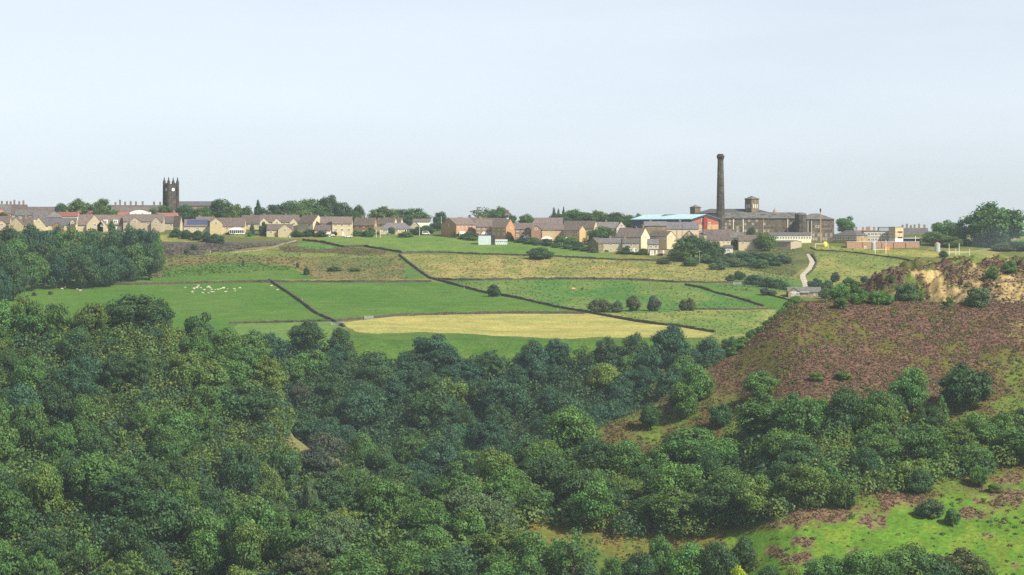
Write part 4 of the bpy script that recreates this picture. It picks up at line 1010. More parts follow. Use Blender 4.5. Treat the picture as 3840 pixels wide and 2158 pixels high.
def house(u0, u1, vr, ve, label, Y=None, vb=None, kind='F', um=None, th=0.0, wall='stone', roof='tile', d=8.0, win=(0, 0), gwin=0, chim=(), wings=(), dorm=(), door=None,
          cat='house', name='house', group='houses of the hilltop village', garage=None, wsz=(1.5, 1.35), tint=None, consv=None, rsh=None):
    """house seen between photo columns u0..u1, ridge at height vr, eaves at ve.
    kind F: eaves towards the viewer, G: gable towards the viewer, H: hipped. um: photo column of the near corner when turned by th degrees"""
    if Y is None: Y = pick((u0 + u1) / 2, vb, 1217)[1]
    s = FPX / Y
    t = R(th)
    if um is None or th == 0:
        w_ = (u1 - u0) / s; uo = u0
        if th: w_ /= math.cos(t)
    elif th > 0:
        w_ = (u1 - um) / s / math.cos(t); d = (um - u0) / s / math.sin(t); uo = um
    else:
        w_ = (um - u0) / s / math.cos(t); d = (u1 - um) / s / math.sin(-t); uo = u0
    x0 = (uo - UC) / s
    gx = [((u0 + u1) / 2 - UC) / s]
    zb = float(gz(gx[0], Y))
    he, hr = (VH - ve) / s - zb, (VH - vr) / s - zb
    if he < 1.8: zb -= 2.2 - he; he, hr = (VH - ve) / s - zb, (VH - vr) / s - zb
    ax = 'y' if kind == 'G' else 'x'
    half = (w_ if kind == 'G' else d) / 2
    o = empty(name, (x0, Y, zb), t)
    tag(o, label, cat, group)
    k = random.uniform(.78, 1.12)
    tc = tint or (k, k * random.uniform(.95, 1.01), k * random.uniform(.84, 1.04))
    if not chim and kind == 'F' and cat == 'house' and (int(u0) // 7) % 3 == 0: chim = [(u0 + (u1 - u0) * .3, 1.3)]
    mw, mr = MB(), MB()
    if kind == 'H':
        mw.box(0, w_, 0, d, -3, he); hip_roof(mr, 0, w_, 0, d, he + .02, hr)
    else:
        gable_walls(mw, w_, d, he, hr, ax); gable_roof(mr, w_, d, he, hr, ax)
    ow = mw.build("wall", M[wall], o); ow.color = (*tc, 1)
    orf = mr.build("roof", M[roof], o); k2 = random.uniform(.72, 1.2); orf.color = (k2, k2 * random.uniform(.94, 1.02), k2 * random.uniform(.9, 1.05), 1) if rsh is None else (*rsh, 1)
    # windows on the wall that faces the viewer
    nc, nr = win
    if nc and nr:
        for r in range(nr):
            zz = he - .95 - r * 2.6 if nr > 1 or he < 3.4 else he - 1.3
            for c in range(nc):
                window(o, w_ * (c + .5) / nc, 0, zz, wsz[0], wsz[1])
    if gwin:
        if kind == 'G':
            window(o, w_ / 2, 0, (he + hr) / 2 - .3 - (0 if gwin < 3 else .5), 1.0, 1.1)
            if gwin > 1:
                for c in range(2): window(o, w_ * (.27 + .46 * c), 0, he - 1.3, 1.2, 1.2)
        elif th > 0: window(o, 0, d * .5, he - .4, 1.1, 1.2, -math.pi / 2)
        elif th < 0: window(o, w_, d * .5, he - .4, 1.1, 1.2, math.pi / 2)
    for (uc, ht) in chim:
        xc_ = (uc - uo) / s / max(math.cos(t), .3)
        yc_ = d / 2 if kind != 'G' else 2.5
        c = MB().box(xc_ - .55, xc_ + .55, yc_ - .35, yc_ + .35, hr - .9, hr + ht * .78)
        c.box(xc_ - .62, xc_ + .62, yc_ - .42, yc_ + .42, hr + ht * .78, hr + ht * .84)
        c.ring([(.16, hr + ht * .84), (.12, hr + ht)], 6, xc_ - .28, yc_).ring([(.16, hr + ht * .84), (.12, hr + ht * .97)], 6, xc_ + .28, yc_)
        c.build("chimney", M['gritstone' if wall != 'brick' else 'brick'], orf)
    for (a, b, v1, v2) in wings:        # gabled wing standing 1.6 m proud
        xa, wb = (a - uo) / s, (b - a) / s
        wr, we = (VH - v1) / s - zb, (VH - v2) / s - zb
        m1, m2 = MB(), MB()
        gable_walls(m1, wb, d * .5 + 1.6, we, wr, 'y'); gable_roof(m2, wb, d * .5 + 1.6, we, wr, 'y')
        q = m1.build("gable_wing", M[wall], o, (xa, -1.6, 0)); q.color = (*tc, 1)
        q2 = m2.build("wing_roof", M[roof], q); q2.color = orf.color
        if we > 1.6: window(q, wb / 2, 0, we - .2, min(1.5, wb * .4), 1.2)
    for (a, b, v1, v2) in dorm:
        xa, xb = (a - uo) / s, (b - uo) / s
        z1, z2 = (VH - v2) / s - zb, (VH - v1) / s - zb
        q = MB().box(xa, xb, .25, d / 2, z1, z2).build("dormer", M['white'], o)
        window(q, (xa + xb) / 2, .25, (z1 + z2) / 2, (xb - xa) * .8, (z2 - z1) * .7)
    if door is not None:
        link("door", DM, None, o, ((door - uo) / s / math.cos(t), 0, 0), 0, (1.0, 1, 2.1))
    if garage is not None:
        a, b = garage
        link("garage_door", DM, None, o, (((a + b) / 2 - uo) / s, -.02, 0), 0, ((b - a) / s, 1, min(2.3, he - .3)))
    if consv is not None:                # white glazed conservatory with a hipped glass roof
        a, b = consv
        xa, xb = (a - uo) / s / math.cos(t), (b - uo) / s / math.cos(t)
        cm = MB()
        cm.box(xa, xb, -3.0, 0, 0, .6).box(xa, xb, -3.0, 0, 2.15, 2.35)
        n = max(3, int((xb - xa) / 1.0))
        for i in range(n + 1):
            xx = xa + (xb - xa) * i / n
            cm.box(xx - .09, xx + .09, -3.0, -2.86, .6, 2.15)
            cm.tube((xx, -3.0, 2.35), ((xa + xb) / 2 + (xx - (xa + xb) / 2) * .45, -.1, 3.5), .07, .07, 4)
        q = cm.build("conservatory", M['white'], o)
        gp = MB().box(xa + .08, xb - .08, -2.92, -.02, .6, 2.15)
        gp.build("glazing", M['glass'], q)
        rp = MB().poly([(xa, -2.98, 2.36), (xb, -2.98, 2.36), (xa * .28 + xb * .72, -.05, 3.45), (xa * .72 + xb * .28, -.05, 3.45)])
        rp.build("glass_roof", M['render'], q)
    return o

H = house
# left rows, back to front
H(-30, 62, 768, 800, "dark stone terrace with a row of chimneys at the far left skyline", Y=1880, wall='gritstone', roof='slate', win=(5, 1), chim=[(-15, 2.4), (3, 2.4), (22, 2.3), (36, 2.2)])
H(40, 98, 769, 803, "terrace end stepping down with tall chimney stacks on the left skyline", Y=1862, kind='F', wall='gritstone', roof='tile', chim=[(50, 3.2), (68, 2.4), (84, 2.8)], win=(3, 1))
H(96, 212, 777, 803, "long low brown roofed terrace left of the twin dome trees", Y=1870, wall='gritstone', roof='tile', win=(5, 1))
H(418, 628, 771, 790, "slate terrace with a long line of tall chimneys left of the church", Y=1875, wall='gritstone', roof='slate', chim=[(430, 2.2), (447, 3.6), (466, 2.4), (487, 2.8), (507, 2.6), (532, 2.7), (575, 2.6), (598, 2.3)], win=(8, 1))
H(416, 560, 777, 800, "brown roofed terrace just in front of the chimney line", Y=1845, wall='gritstone', roof='tile', win=(6, 1))
H(-30, 26, 789, 807, "bungalow with a bright orange-red roof at the far left", Y=1800, wall='render', roof='orangetile', kind='H', win=(2, 1))
H(212, 292, 797, 812, "white walled house with a dark red roof under the twin dome trees", Y=1788, wall='render', roof='redtile', win=(4, 1), wsz=(1.6, 1.1), chim=[(247, 1.4)])
H(288, 346, 792, 808, "dull red roofed house left of the dormer house", Y=1795, wall='gritstone', roof='redtile', win=(2, 1))
H(440, 488, 797, 812, "low house with a dark red roof behind the wide gabled pair", Y=1790, wall='stone', roof='redtile')
H(586, 664, 800, 813, "house with a faded red roof below the church trees", Y=1780, wall='stone', roof='redtile', chim=[(650, 1.3)])
H(56, 132, 788, 808, "violet-grey roofed house behind the left gables", Y=1785, wall='gritstone', roof='slate', win=(2, 1))
H(117, 178, 793, 816, "grey roofed bungalow with a pale verge board", Y=1765, wall='stone', roof='slate', kind='F', um=124, th=25, gwin=1)
H(174, 226, 792, 816, "hipped slate house left of the dark red roof", Y=1768, wall='gritstone', roof='slate', kind='H')
H(-25, 36, 812, 836, "stone house with a small front gable at the picture's left edge", Y=1722, wings=[(-12, 28, 827, 842)], win=(2, 1))
H(30, 90, 816, 846, "stone house with a broad front gable behind the wood", Y=1715, kind='G', gwin=1)
H(86, 124, 816, 842, "narrow stone house between two broad gables", Y=1725, um=92, th=20, win=(1, 1))
H(120, 172, 816, 847, "stone gable leaning over pale garden walls above the wood", Y=1718, kind='G', gwin=1)
H(160, 284, 819, 843, "long grey roofed stone bungalow with a little gable at its end", Y=1724, wings=[(265, 282, 822, 835)], win=(4, 1), roof='slate')
H(195, 232, 836, 850, "little orange-brown gabled annexe above the wood", Y=1700, kind='G', wall='brick')
H(292, 458, 807, 843, "big stone house with white dormers and a white garage door", Y=1715, wings=[(326, 388, 806, 843), (366, 402, 825, 846)], dorm=[(384, 403, 825, 840), (424, 441, 825, 839)], garage=(434, 452), win=(0, 0))
H(462, 612, 805, 830, "stone house with twin front gables and bay windows", Y=1712, wings=[(488, 528, 815, 831), (568, 606, 815, 834)], win=(4, 1), chim=[(588, 1.3)])
H(600, 655, 812, 836, "low dark roofed house beside the twin gabled house", Y=1730, roof='slate', win=(2, 1))
H(650, 684, 811, 842, "brown tiled house with its stone end wall turned", Y=1722, um=676, th=-25, gwin=1)
H(735, 803, 814, 830, "brown roofed house peeping over the solar panel house", Y=1745, chim=[(745, 1.2)])
SOL = H(690, 792, 824, 848, "low stone bungalow with dark blue solar panels on its roof", Y=1706, win=(3, 1), wsz=(1.7, 1.0))
H(786, 918, 818, 848, "stone house with a front gable and a long white conservatory", Y=1704, wings=[(788, 834, 818, 836)], win=(3, 1), consv=(862, 916))
H(905, 990, 808, 838, "wide brown roofed house behind the two little gables", Y=1740, chim=[(940, 1.4)], win=(2, 1))
H(975, 1120, 807, 832, "long stone house with three front gables in a line", Y=1722, wings=[(975, 1008, 818, 834), (1022, 1056, 819, 835), (1085, 1120, 819, 838)], chim=[(990, 1.2), (1070, 1.2)], win=(4, 1))
H(1000, 1096, 842, 862, "small stone bungalow with a gabled porch wing on the green", Y=1694, wings=[(1044, 1096, 842, 862)], win=(3, 1), door=1076)
H(1116, 1213, 807, 836, "stone house with its bright end gable turned to the sun", Y=1712, um=1176, th=-32, win=(2, 1), gwin=1, chim=[(1145, 1.2)])
H(1200, 1262, 814, 838, "stone house in shade to the left of the yellow house", Y=1704, win=(2, 2))
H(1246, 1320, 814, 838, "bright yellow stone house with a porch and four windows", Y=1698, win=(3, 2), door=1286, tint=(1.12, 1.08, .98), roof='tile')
H(1180, 1240, 846, 864, "low garage with a white door left of the yellow house", Y=1694, garage=(1217, 1238), cat='garage', name='garage')
H(1326, 1415, 818, 843, "brown brick semi with a tiled roof behind the rounded shrub", Y=1712, wall='brick', um=1404, th=-20, win=(3, 2), gwin=1)
H(1412, 1490, 818, 838, "tiled house with a bright sliver of end gable", Y=1735, um=1480, th=-25, chim=[(1434, 1.5)], win=(2, 1))
H(1470, 1512, 818, 838, "house with twin chimneys and a thin lit gable", Y=1745, um=1503, th=-25, chim=[(1474, 1.6), (1486, 1.5)])
H(1424, 1545, 836, 859, "hipped grey bungalow with three white garage doors", Y=1705, kind='H', roof='slate', garage=(1450, 1463), win=(3, 1), wsz=(2.6, 1.5))
H(1540, 1572, 832, 848, "small stone gable between dark shrubs and the pole", Y=1740, kind='G', gwin=1)
H(1548, 1612, 822, 832, "low roofed house with a white fascia behind the pole", Y=1760, wall='white', roof='tile')
# middle terrace
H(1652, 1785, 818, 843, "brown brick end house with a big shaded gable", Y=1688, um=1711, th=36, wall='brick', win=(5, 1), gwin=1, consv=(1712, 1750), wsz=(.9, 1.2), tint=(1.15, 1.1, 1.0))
H(1785, 1845, 823, 850, "brown brick terrace house above the pale shed, with a bay", Y=1686, wall='brick', win=(3, 2), consv=(1806, 1830), wsz=(1.3, 1.3))
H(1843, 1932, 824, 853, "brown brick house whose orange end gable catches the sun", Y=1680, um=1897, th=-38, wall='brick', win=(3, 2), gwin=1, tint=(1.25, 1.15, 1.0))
H(1930, 1994, 838, 859, "lower brown brick terrace house with a small white bay", Y=1668, wall='brick', win=(3, 2), consv=(1962, 1988))
H(1988, 2032, 838, 860, "brown brick house with a front gable and white french doors", Y=1662, wall='brick', wings=[(1992, 2028, 846, 858)], win=(2, 2), door=2018)
H(2026, 2114, 845, 862, "buff brick terrace house with a large white conservatory", Y=1662, wall='ybrick', win=(5, 1), consv=(2030, 2072), wsz=(1.0, 1.1))
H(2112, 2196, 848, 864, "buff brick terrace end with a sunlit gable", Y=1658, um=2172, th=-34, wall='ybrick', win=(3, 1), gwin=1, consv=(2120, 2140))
H(1690, 1762, 814, 840, "dark hip roofed house behind the shaded gable", Y=1740, kind='H', roof='slate', wall='brick')
H(1752, 1830, 818, 840, "brown roofed house behind the brick terrace", Y=1738, roof='tile', wall='brick', chim=[(1800, 1.0)])
H(1820, 1900, 820, 842, "roof with a pale ridge behind the brick terrace", Y=1735, roof='tile', wall='stone')
H(2005, 2110, 818, 842, "long brown roofed house under the skyline wood", Y=1745, roof='tile', wall='gritstone', win=(3, 1))
H(2110, 2242, 830, 854, "grey-brown house with a pale end gable right of the buff terrace", Y=1700, um=2226, th=-22, roof='tile', win=(2, 1), gwin=1)
H(2236, 2322, 834, 856, "slate roofed house joined to a white gable", Y=1702, roof='slate', win=(3, 1), chim=[(2274, 1.4)])
H(2312, 2350, 832, 856, "cream gable with white verge boards right of the slate roof", Y=1696, kind='G', wall='render', gwin=2, roof='slate')
H(2205, 2264, 893, 914, "shaded stone end house with a lean-to", Y=1618, um=2243, th=22, win=(0, 0), wall='gritstone')
H(2245, 2335, 895, 911, "stone terrace cottage with a pale chimney, left half", Y=1620, wall='stone', roof='slate', win=(3, 2), chim=[(2290, 1.6)], wsz=(1.4, 1.2))
H(2335, 2396, 897, 912, "stone terrace cottage, right half, with a white porch", Y=1618, wall='stone', roof='slate', win=(3, 2), chim=[(2345, 1.6)], door=2378)
H(2308, 2436, 856, 888, "tall stone house with a steep end gable and dark slit windows", Y=1636, um=2401, th=-36, win=(4, 1), gwin=1, wall='stone', chim=[(2390, 2.0), (2366, 1.2)])
H(2432, 2532, 868, 886, "stone house with a wide sunlit end gable above the sheds", Y=1640, um=2498, th=-38, win=(3, 1), gwin=1)
H(2430, 2470, 898, 916, "low stone cottage with a slate roof beside the tall gable", Y=1618, roof='slate', win=(2, 1))
H(2486, 2556, 858, 880, "stone house with pointed gable between two wider ones", Y=1660, um=2528, th=-35, gwin=1)
H(2480, 2582, 847, 866, "brown roofed house with a bright gable left of the orange shed", Y=1672, um=2552, th=-38, gwin=1, chim=[(2560, 2.0)])
H(2474, 2502, 856, 870, "small white edged dormer gable in the village", Y=1662, kind='G', wall='render', roof='slate')
H(2428, 2462, 855, 869, "little white fronted roof gable left of the white edged one", Y=1668, kind='G', wall='render')
H(2566, 2602, 866, 882, "grey gable with white verge boards under the orange shed", Y=1650, kind='G', wall='gritstone', roof='slate', gwin=1)
H(2600, 2640, 868, 878, "low white bungalow roof under the orange shed", Y=1655, wall='white', roof='slate')
H(2416, 2500, 832, 847, "long grey roofed shed under the blue roof, left bay", Y=1650, roof='slate', wall='gritstone', rsh=(1.1, 1.1, 1.15))
H(2498, 2620, 834, 858, "long grey roofed house under the blue roof, right bay", Y=1652, roof='slate', wall='stone', rsh=(1.0, 1.0, 1.08), chim=[(2552, 1.6)])
H(2655, 2740, 880, 900, "tan walled cottage row with small windows below the chimney stack", Y=1622, roof='tile', win=(5, 1), wsz=(1.0, 1.3))
H(2640, 2745, 862, 880, "brown roofed cottages right under the chimney stack", Y=1650, roof='tile', wall='stone', win=(5, 1))
H(2735, 2790, 872, 892, "grey roofed cottages left of the small dark tree", Y=1645, roof='slate', win=(2, 1), wall='render')
H(2770, 2860, 883, 903, "brown roofed low house hidden by the round tree", Y=1632, roof='tile', win=(3, 1))
H(2716, 2748, 921, 930, "tiny white bungalow with an arched porch in the garden", Y=1600, wall='white', roof='slate', cat='house', win=(1, 1))
H(2883, 3042, 873, 883, "long low mill shed with a band of white windows", Y=1668, wall='render', roof='slate', win=(16, 1), wsz=(1.0, 1.4), d=10, cat='mill shed', name='mill_shed')
H(2900, 3010, 903, 908, "flat roofed grey and beige depot at the head of the lane", Y=1640, wall='render', roof='slate', d=12, cat='depot', name='depot', um=2962, th=-30, tint=(.55, .48, .42))
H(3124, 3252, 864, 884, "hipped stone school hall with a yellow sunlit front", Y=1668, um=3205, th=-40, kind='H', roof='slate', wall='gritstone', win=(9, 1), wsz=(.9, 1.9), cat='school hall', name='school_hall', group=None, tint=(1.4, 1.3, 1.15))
H(3386, 3482, 857, 882, "dark terrace with a row of tall chimneys right of the school tower", Y=1790, wall='stone', roof='slate', chim=[(3388, 2.2), (3404, 2.8), (3419, 2.0), (3433, 2.4), (3450, 2.8), (3470, 2.2)], win=(5, 1))
H(3216, 3296, 866, 884, "dark roofed terrace with chimneys behind the school", Y=1800, wall='brick', roof='slate', chim=[(3214, 2.4), (3239, 2.2), (3254, 2.4), (3262, 2.6), (3281, 2.4)], win=(4, 1))
H(3600, 3650, 858, 872, "roof glimpsed between the giant tree and the school trees", Y=1830, wall='render', roof='slate')
H(3420, 3475, 926, 938, "grey low farm shed roof beside the silo", Y=1640, wall='gritstone', roof='slate', cat='barn', name='barn')
H(3462, 3535, 924, 936, "low barn with a cream end wall by the silo", Y=1645, wall='render', roof='tile', cat='barn', name='barn', um=3500, th=-35)
H(3370, 3425, 930, 940, "low pale walled farm shed left of the barns", Y=1645, wall='render', roof='slate', cat='barn', name='barn')
# farmhouse by the lane
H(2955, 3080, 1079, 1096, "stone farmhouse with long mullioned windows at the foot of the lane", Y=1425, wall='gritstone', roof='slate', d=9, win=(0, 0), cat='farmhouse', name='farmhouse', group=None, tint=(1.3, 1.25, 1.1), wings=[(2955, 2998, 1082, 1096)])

# solar panel array on the bungalow roof
s_ = FPX / 1706
sw = (778 - 700) / s_
zb_ = SOL.location.z
he_, hr_ = (VH - 848) / s_ - zb_, (VH - 824) / s_ - zb_
sp = MB()
for i in range(8):
    for j in range(2):
        a, b = (700 - 690) / s_ + sw * i / 8, (700 - 690) / s_ + sw * (i + .93) / 8
        t0, t1 = .12 + j * .42, .12 + j * .42 + .39
        n = len(sp.v)
        for (xx, tt) in ((a, t0), (b, t0), (b, t1), (a, t1)):
            sp.v.append((xx, tt * 4.0, he_ + (hr_ - he_) * tt + .26))
        sp.f.append([n, n + 1, n + 2, n + 3])
sp.build("solar_panel", M['solar'], SOL)
# farmhouse windows: bands of mullioned lights
fh = bpy.data.objects["farmhouse"]
for (px, n) in ((2966, 5), (2990, 2), (3012, 3), (3052, 2), (3066, 2)):
    for i in range(n):
        window(fh, (px - 2955 + i * 5) / (FPX / 1425) , -1.6 if px < 2998 else 0, 1.5, .55, 1.5)
MB().box((2995 - 2955) / 8.42, (3035 - 2955) / 8.42, -.9, 0, 2.15, 2.35).build("porch_canopy", M['white'], fh)

# white hall with a segmental gable
def seg_hall():
    Y = 1790; s = FPX / Y; x0 = (486 - UC) / s; zb = float(gz((523 - UC) / s, Y)); wd = 76 / s
    o = empty("market_hall", (x0, Y, zb)); tag(o, "white hall with a shallow arched gable front left of the church", "hall")
    he, hr = (VH - 796) / s - zb, (VH - 785) / s - zb
    m = MB(); n = 14
    top = [(wd * i / n, he + (hr - he) * math.sin(math.pi * i / n) ** .8) for i in range(n + 1)]
    m.poly([(0, 0, -2), (wd, 0, -2)] + [(a, 0, z) for a, z in reversed(top)])
    m.box(0.01, wd - .01, .05, 18, -2, he - .02)
    m.build("wall", M['white'], o)
    r = MB()
    for i in range(n):
        (a, z), (b, z2) = top[i], top[i + 1]
        r.poly([(a, -.2, z + .05), (b, -.2, z2 + .05), (b, 18, z2 + .05), (a, 18, z + .05)])
        r.poly([(a, -.2, z - .15), (b, -.2, z2 - .15), (b, -.2, z2 + .05), (a, -.2, z + .05)])
    r.build("roof", M['tile'], o)
    for a in (23, 49):
        window(o, a / s, 0, he - 1.2, 1.0, 1.2)
seg_hall()

# pale shed and greenhouse below the brick terrace
def shed():
    Y = 1655; s = FPX / Y; x0 = (1794 - UC) / s; z = float(gz((1825 - UC) / s, Y)); 
    o = empty("garden_shed", (x0, Y, z)); tag(o, "pale blue panelled shed with a dark open side below the brick terrace", "shed")
    h = (VH - 883) / s - z
    b = MB().box(0, 47 / s, 0, 5, -1, h)
    b.build("wall", M['shed'], o)
    MB().box(-.15, 63 / s, -.2, 5.2, h + .01, h + .16).build("roof", M['slate'], o)
    MB().box(47 / s + .02, 62 / s, .4, 5, -1, h).build("open_bay", M['glass'], o)
    o = empty("greenhouse", ((1858 - UC) / s, Y + 1, z)); tag(o, "low cream greenhouse next to the pale blue shed", "greenhouse")
    w_ = 44 / s
    m = MB()
    gable_roof(m, w_, 3.5, 1.9, 2.7, 'x', .1, .06)
    m.build("roof", M['shed'], o).color = (.7, .7, .66, 1)
    f = MB()
    for i in range(7): f.box(w_ * i / 6 - .08, w_ * i / 6 + .08, 0, .12, -1, 1.9)
    f.box(0, w_, 0, .12, .0, .5)
    f.build("frame", M['white'], o)
    MB().box(.05, w_ - .05, .14, 3.4, -1, 1.9).build("glazing", M['shed'], o)
    # white garage row under the tall gable
    Y = 1603; s = FPX / Y; z = float(gz((2475 - UC) / s, Y))
    o = empty("lockup_garage", ((2435 - UC) / s, Y, z)); tag(o, "row of low lock-up sheds with white doors beside the big village tree", "garage")
    h = (VH - 936) / s - z
    h = max(h, 2.2)
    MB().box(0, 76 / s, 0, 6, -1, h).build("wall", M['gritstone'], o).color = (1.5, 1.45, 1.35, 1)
    MB().box(-.1, 76 / s + .1, -.2, 6.2, h + .01, h + .12).build("roof", M['slate'], o)
    for a in (3, 11, 24, 50):
        link("door", DM, None, o, ((a + 3) / s, 0, -.3), 0, (6 / s, 1, h * .95))
shed()

# turret with a tiled cap behind the brick terrace
def turret():
    Y = 1760; s = FPX / Y; x, = [(1902 - UC) / s]; z = float(gz(x, Y))
    o = empty("roof_turret", (x, Y, z)); tag(o, "small roof turret with a tiled cap and a white base behind the brick terrace", "turret")
    a, b, c, d = [(VH - q) / s - z for q in (824, 815, 809, 789)]
    MB().ring([(.75, -1), (1.0, a), (.8, b)], 4, rot=.6).build("base", M['white'], o)
    MB().ring([(1.3, b + .01), (1.3, c)], 4, rot=.6).build("louvre", M['gritstone'], o)
    MB().ring([(2.0, c + .01), (1.15, c + (d - c) * .45), (.95, d)], 4, rot=.6).build("cap", M['tile'], o)
turret()

# church: tower with pinnacles and clock faces, nave roof
def church():
    Y = 1830; s = FPX / Y
    o = empty("church", ((641 - UC) / s, Y, float(gz((641 - UC) / s, Y)))); zb = o.location.z
    tag(o, "dark stone church with a pinnacled clock tower on the skyline", "church")
    z = lambda v: (VH - v) / s - zb
    th = R(32)
    S = 53 / s / (math.cos(th) + math.sin(th))       # side of the square tower
    t = empty("tower", (0, 0, 0), 0); t.parent = o
    bpy.data.objects.remove(t)
    def rot(px, py): return (px * math.cos(th) - py * math.sin(th), px * math.sin(th) + py * math.cos(th))
    m = MB()
    top = z(694)
    def sq(h0, h1, z0, z1, mb):
        n = len(mb.v)
        for hh, zz in ((h0, z0), (h1, z1)):
            for (a, b) in ((-1, -1), (1, -1), (1, 1), (-1, 1)):
                mb.v.append((*rot(a * hh, b * hh), zz))
        for i in range(4):
            j = (i + 1) % 4; mb.f.append([n + i, n + j, n + 4 + j, n + 4 + i])
        mb.f.append([n + 4, n + 5, n + 6, n + 7])
    h = S / 2
    sq(h * 1.05, h, -2, z(745), m); sq(h * 1.03, h * 1.03, z(745), z(743), m); sq(h * .97, h * .97, z(743), top, m)
    sq(h * 1.03, h * 1.03, z(707), z(705), m)
    tw = m.build("tower", M['soot'], o)
    # parapet with battlements
    pm = MB()
    for side in range(4):
        a0 = side * math.pi / 2
        for i in range(5):
            cx, cy = -h + h * 2 * (i + .5) / 5, -h * .97
            px, py = cx * math.cos(a0) - cy * math.sin(a0), cx * math.sin(a0) + cy * math.cos(a0)
            X, Yy = rot(px, py)
            pm.ring([(.42, top), (.42, top + (1.0 if i % 2 == 0 else .45))], 4, X, Yy, rot=th + a0 + math.pi / 4)
    pm.build("parapet", M['soot'], tw)
    for (a, b) in ((-1, -1), (1, -1), (1, 1), (-1, 1)):
        X, Yy = rot(a * h * .96, b * h * .96)
        MB().ring([(1.05, -2), (.95, z(745)), (.85, top), (.85, top + 1.9), (.62, top + 2.1), (.06, z(664))], 6, X, Yy).build("pinnacle", M['soot'], tw)
    for (nx, ny, lit) in ((0, -1, 1), (-1, 0, 0)):
        # clock face on this side
        cx, cy = rot(nx * h * .99, ny * h * .99)
        ang = th + (0 if ny else -math.pi / 2)
        f = MB()
        n = 16; zc = z(712)
        pts = [(.95 * math.cos(2 * math.pi * i / n), 0, zc + .95 * math.sin(2 * math.pi * i / n)) for i in range(n)]
        f.poly([(p[0], -.12, p[2]) for p in pts])
        for i in range(n):
            j = (i + 1) % n
            f.poly([(pts[i][0], -.12, pts[i][2]), (pts[i][0], .1, pts[i][2]), (pts[j][0], .1, pts[j][2]), (pts[j][0], -.12, pts[j][2])])
        c = f.build("clock_face", M['white'], tw, (cx, cy, 0), ang)
        MB().box(-.05, .05, -.16, -.13, zc - .05, zc + .7).box(-.05, .5, -.16, -.13, zc - .05, zc + .05).build("clock_hand", M['glass'], c)
        for k in (-.34, .34):
            l = MB().box(-.35, .35, -.08, .05, z(733), z(723))
            xx, yy = rot(nx * h * .99 + (k * h if ny else 0), ny * h * .99 + (k * h if nx else 0))
            l.build("belfry_opening", M['glass'], tw, (xx, yy, 0), ang)
    MB().tube((0, 0, top), (0, 0, z(654)), .06, .04, 5).build("flagpole", M['white'], tw)
    n = MB(); L = (805 - 665) / s
    gable_walls(n, L, 14, z(772), z(756), 'x')
    nv = n.build("nave", M['gritstone'], o, (26 / s, 3, 0))
    r = MB(); gable_roof(r, L, 14, z(772), z(756), 'x'); r.build("nave_roof", M['slate'], o, (26 / s, 3, 0)).color = (.8, .8, .85, 1)
church()

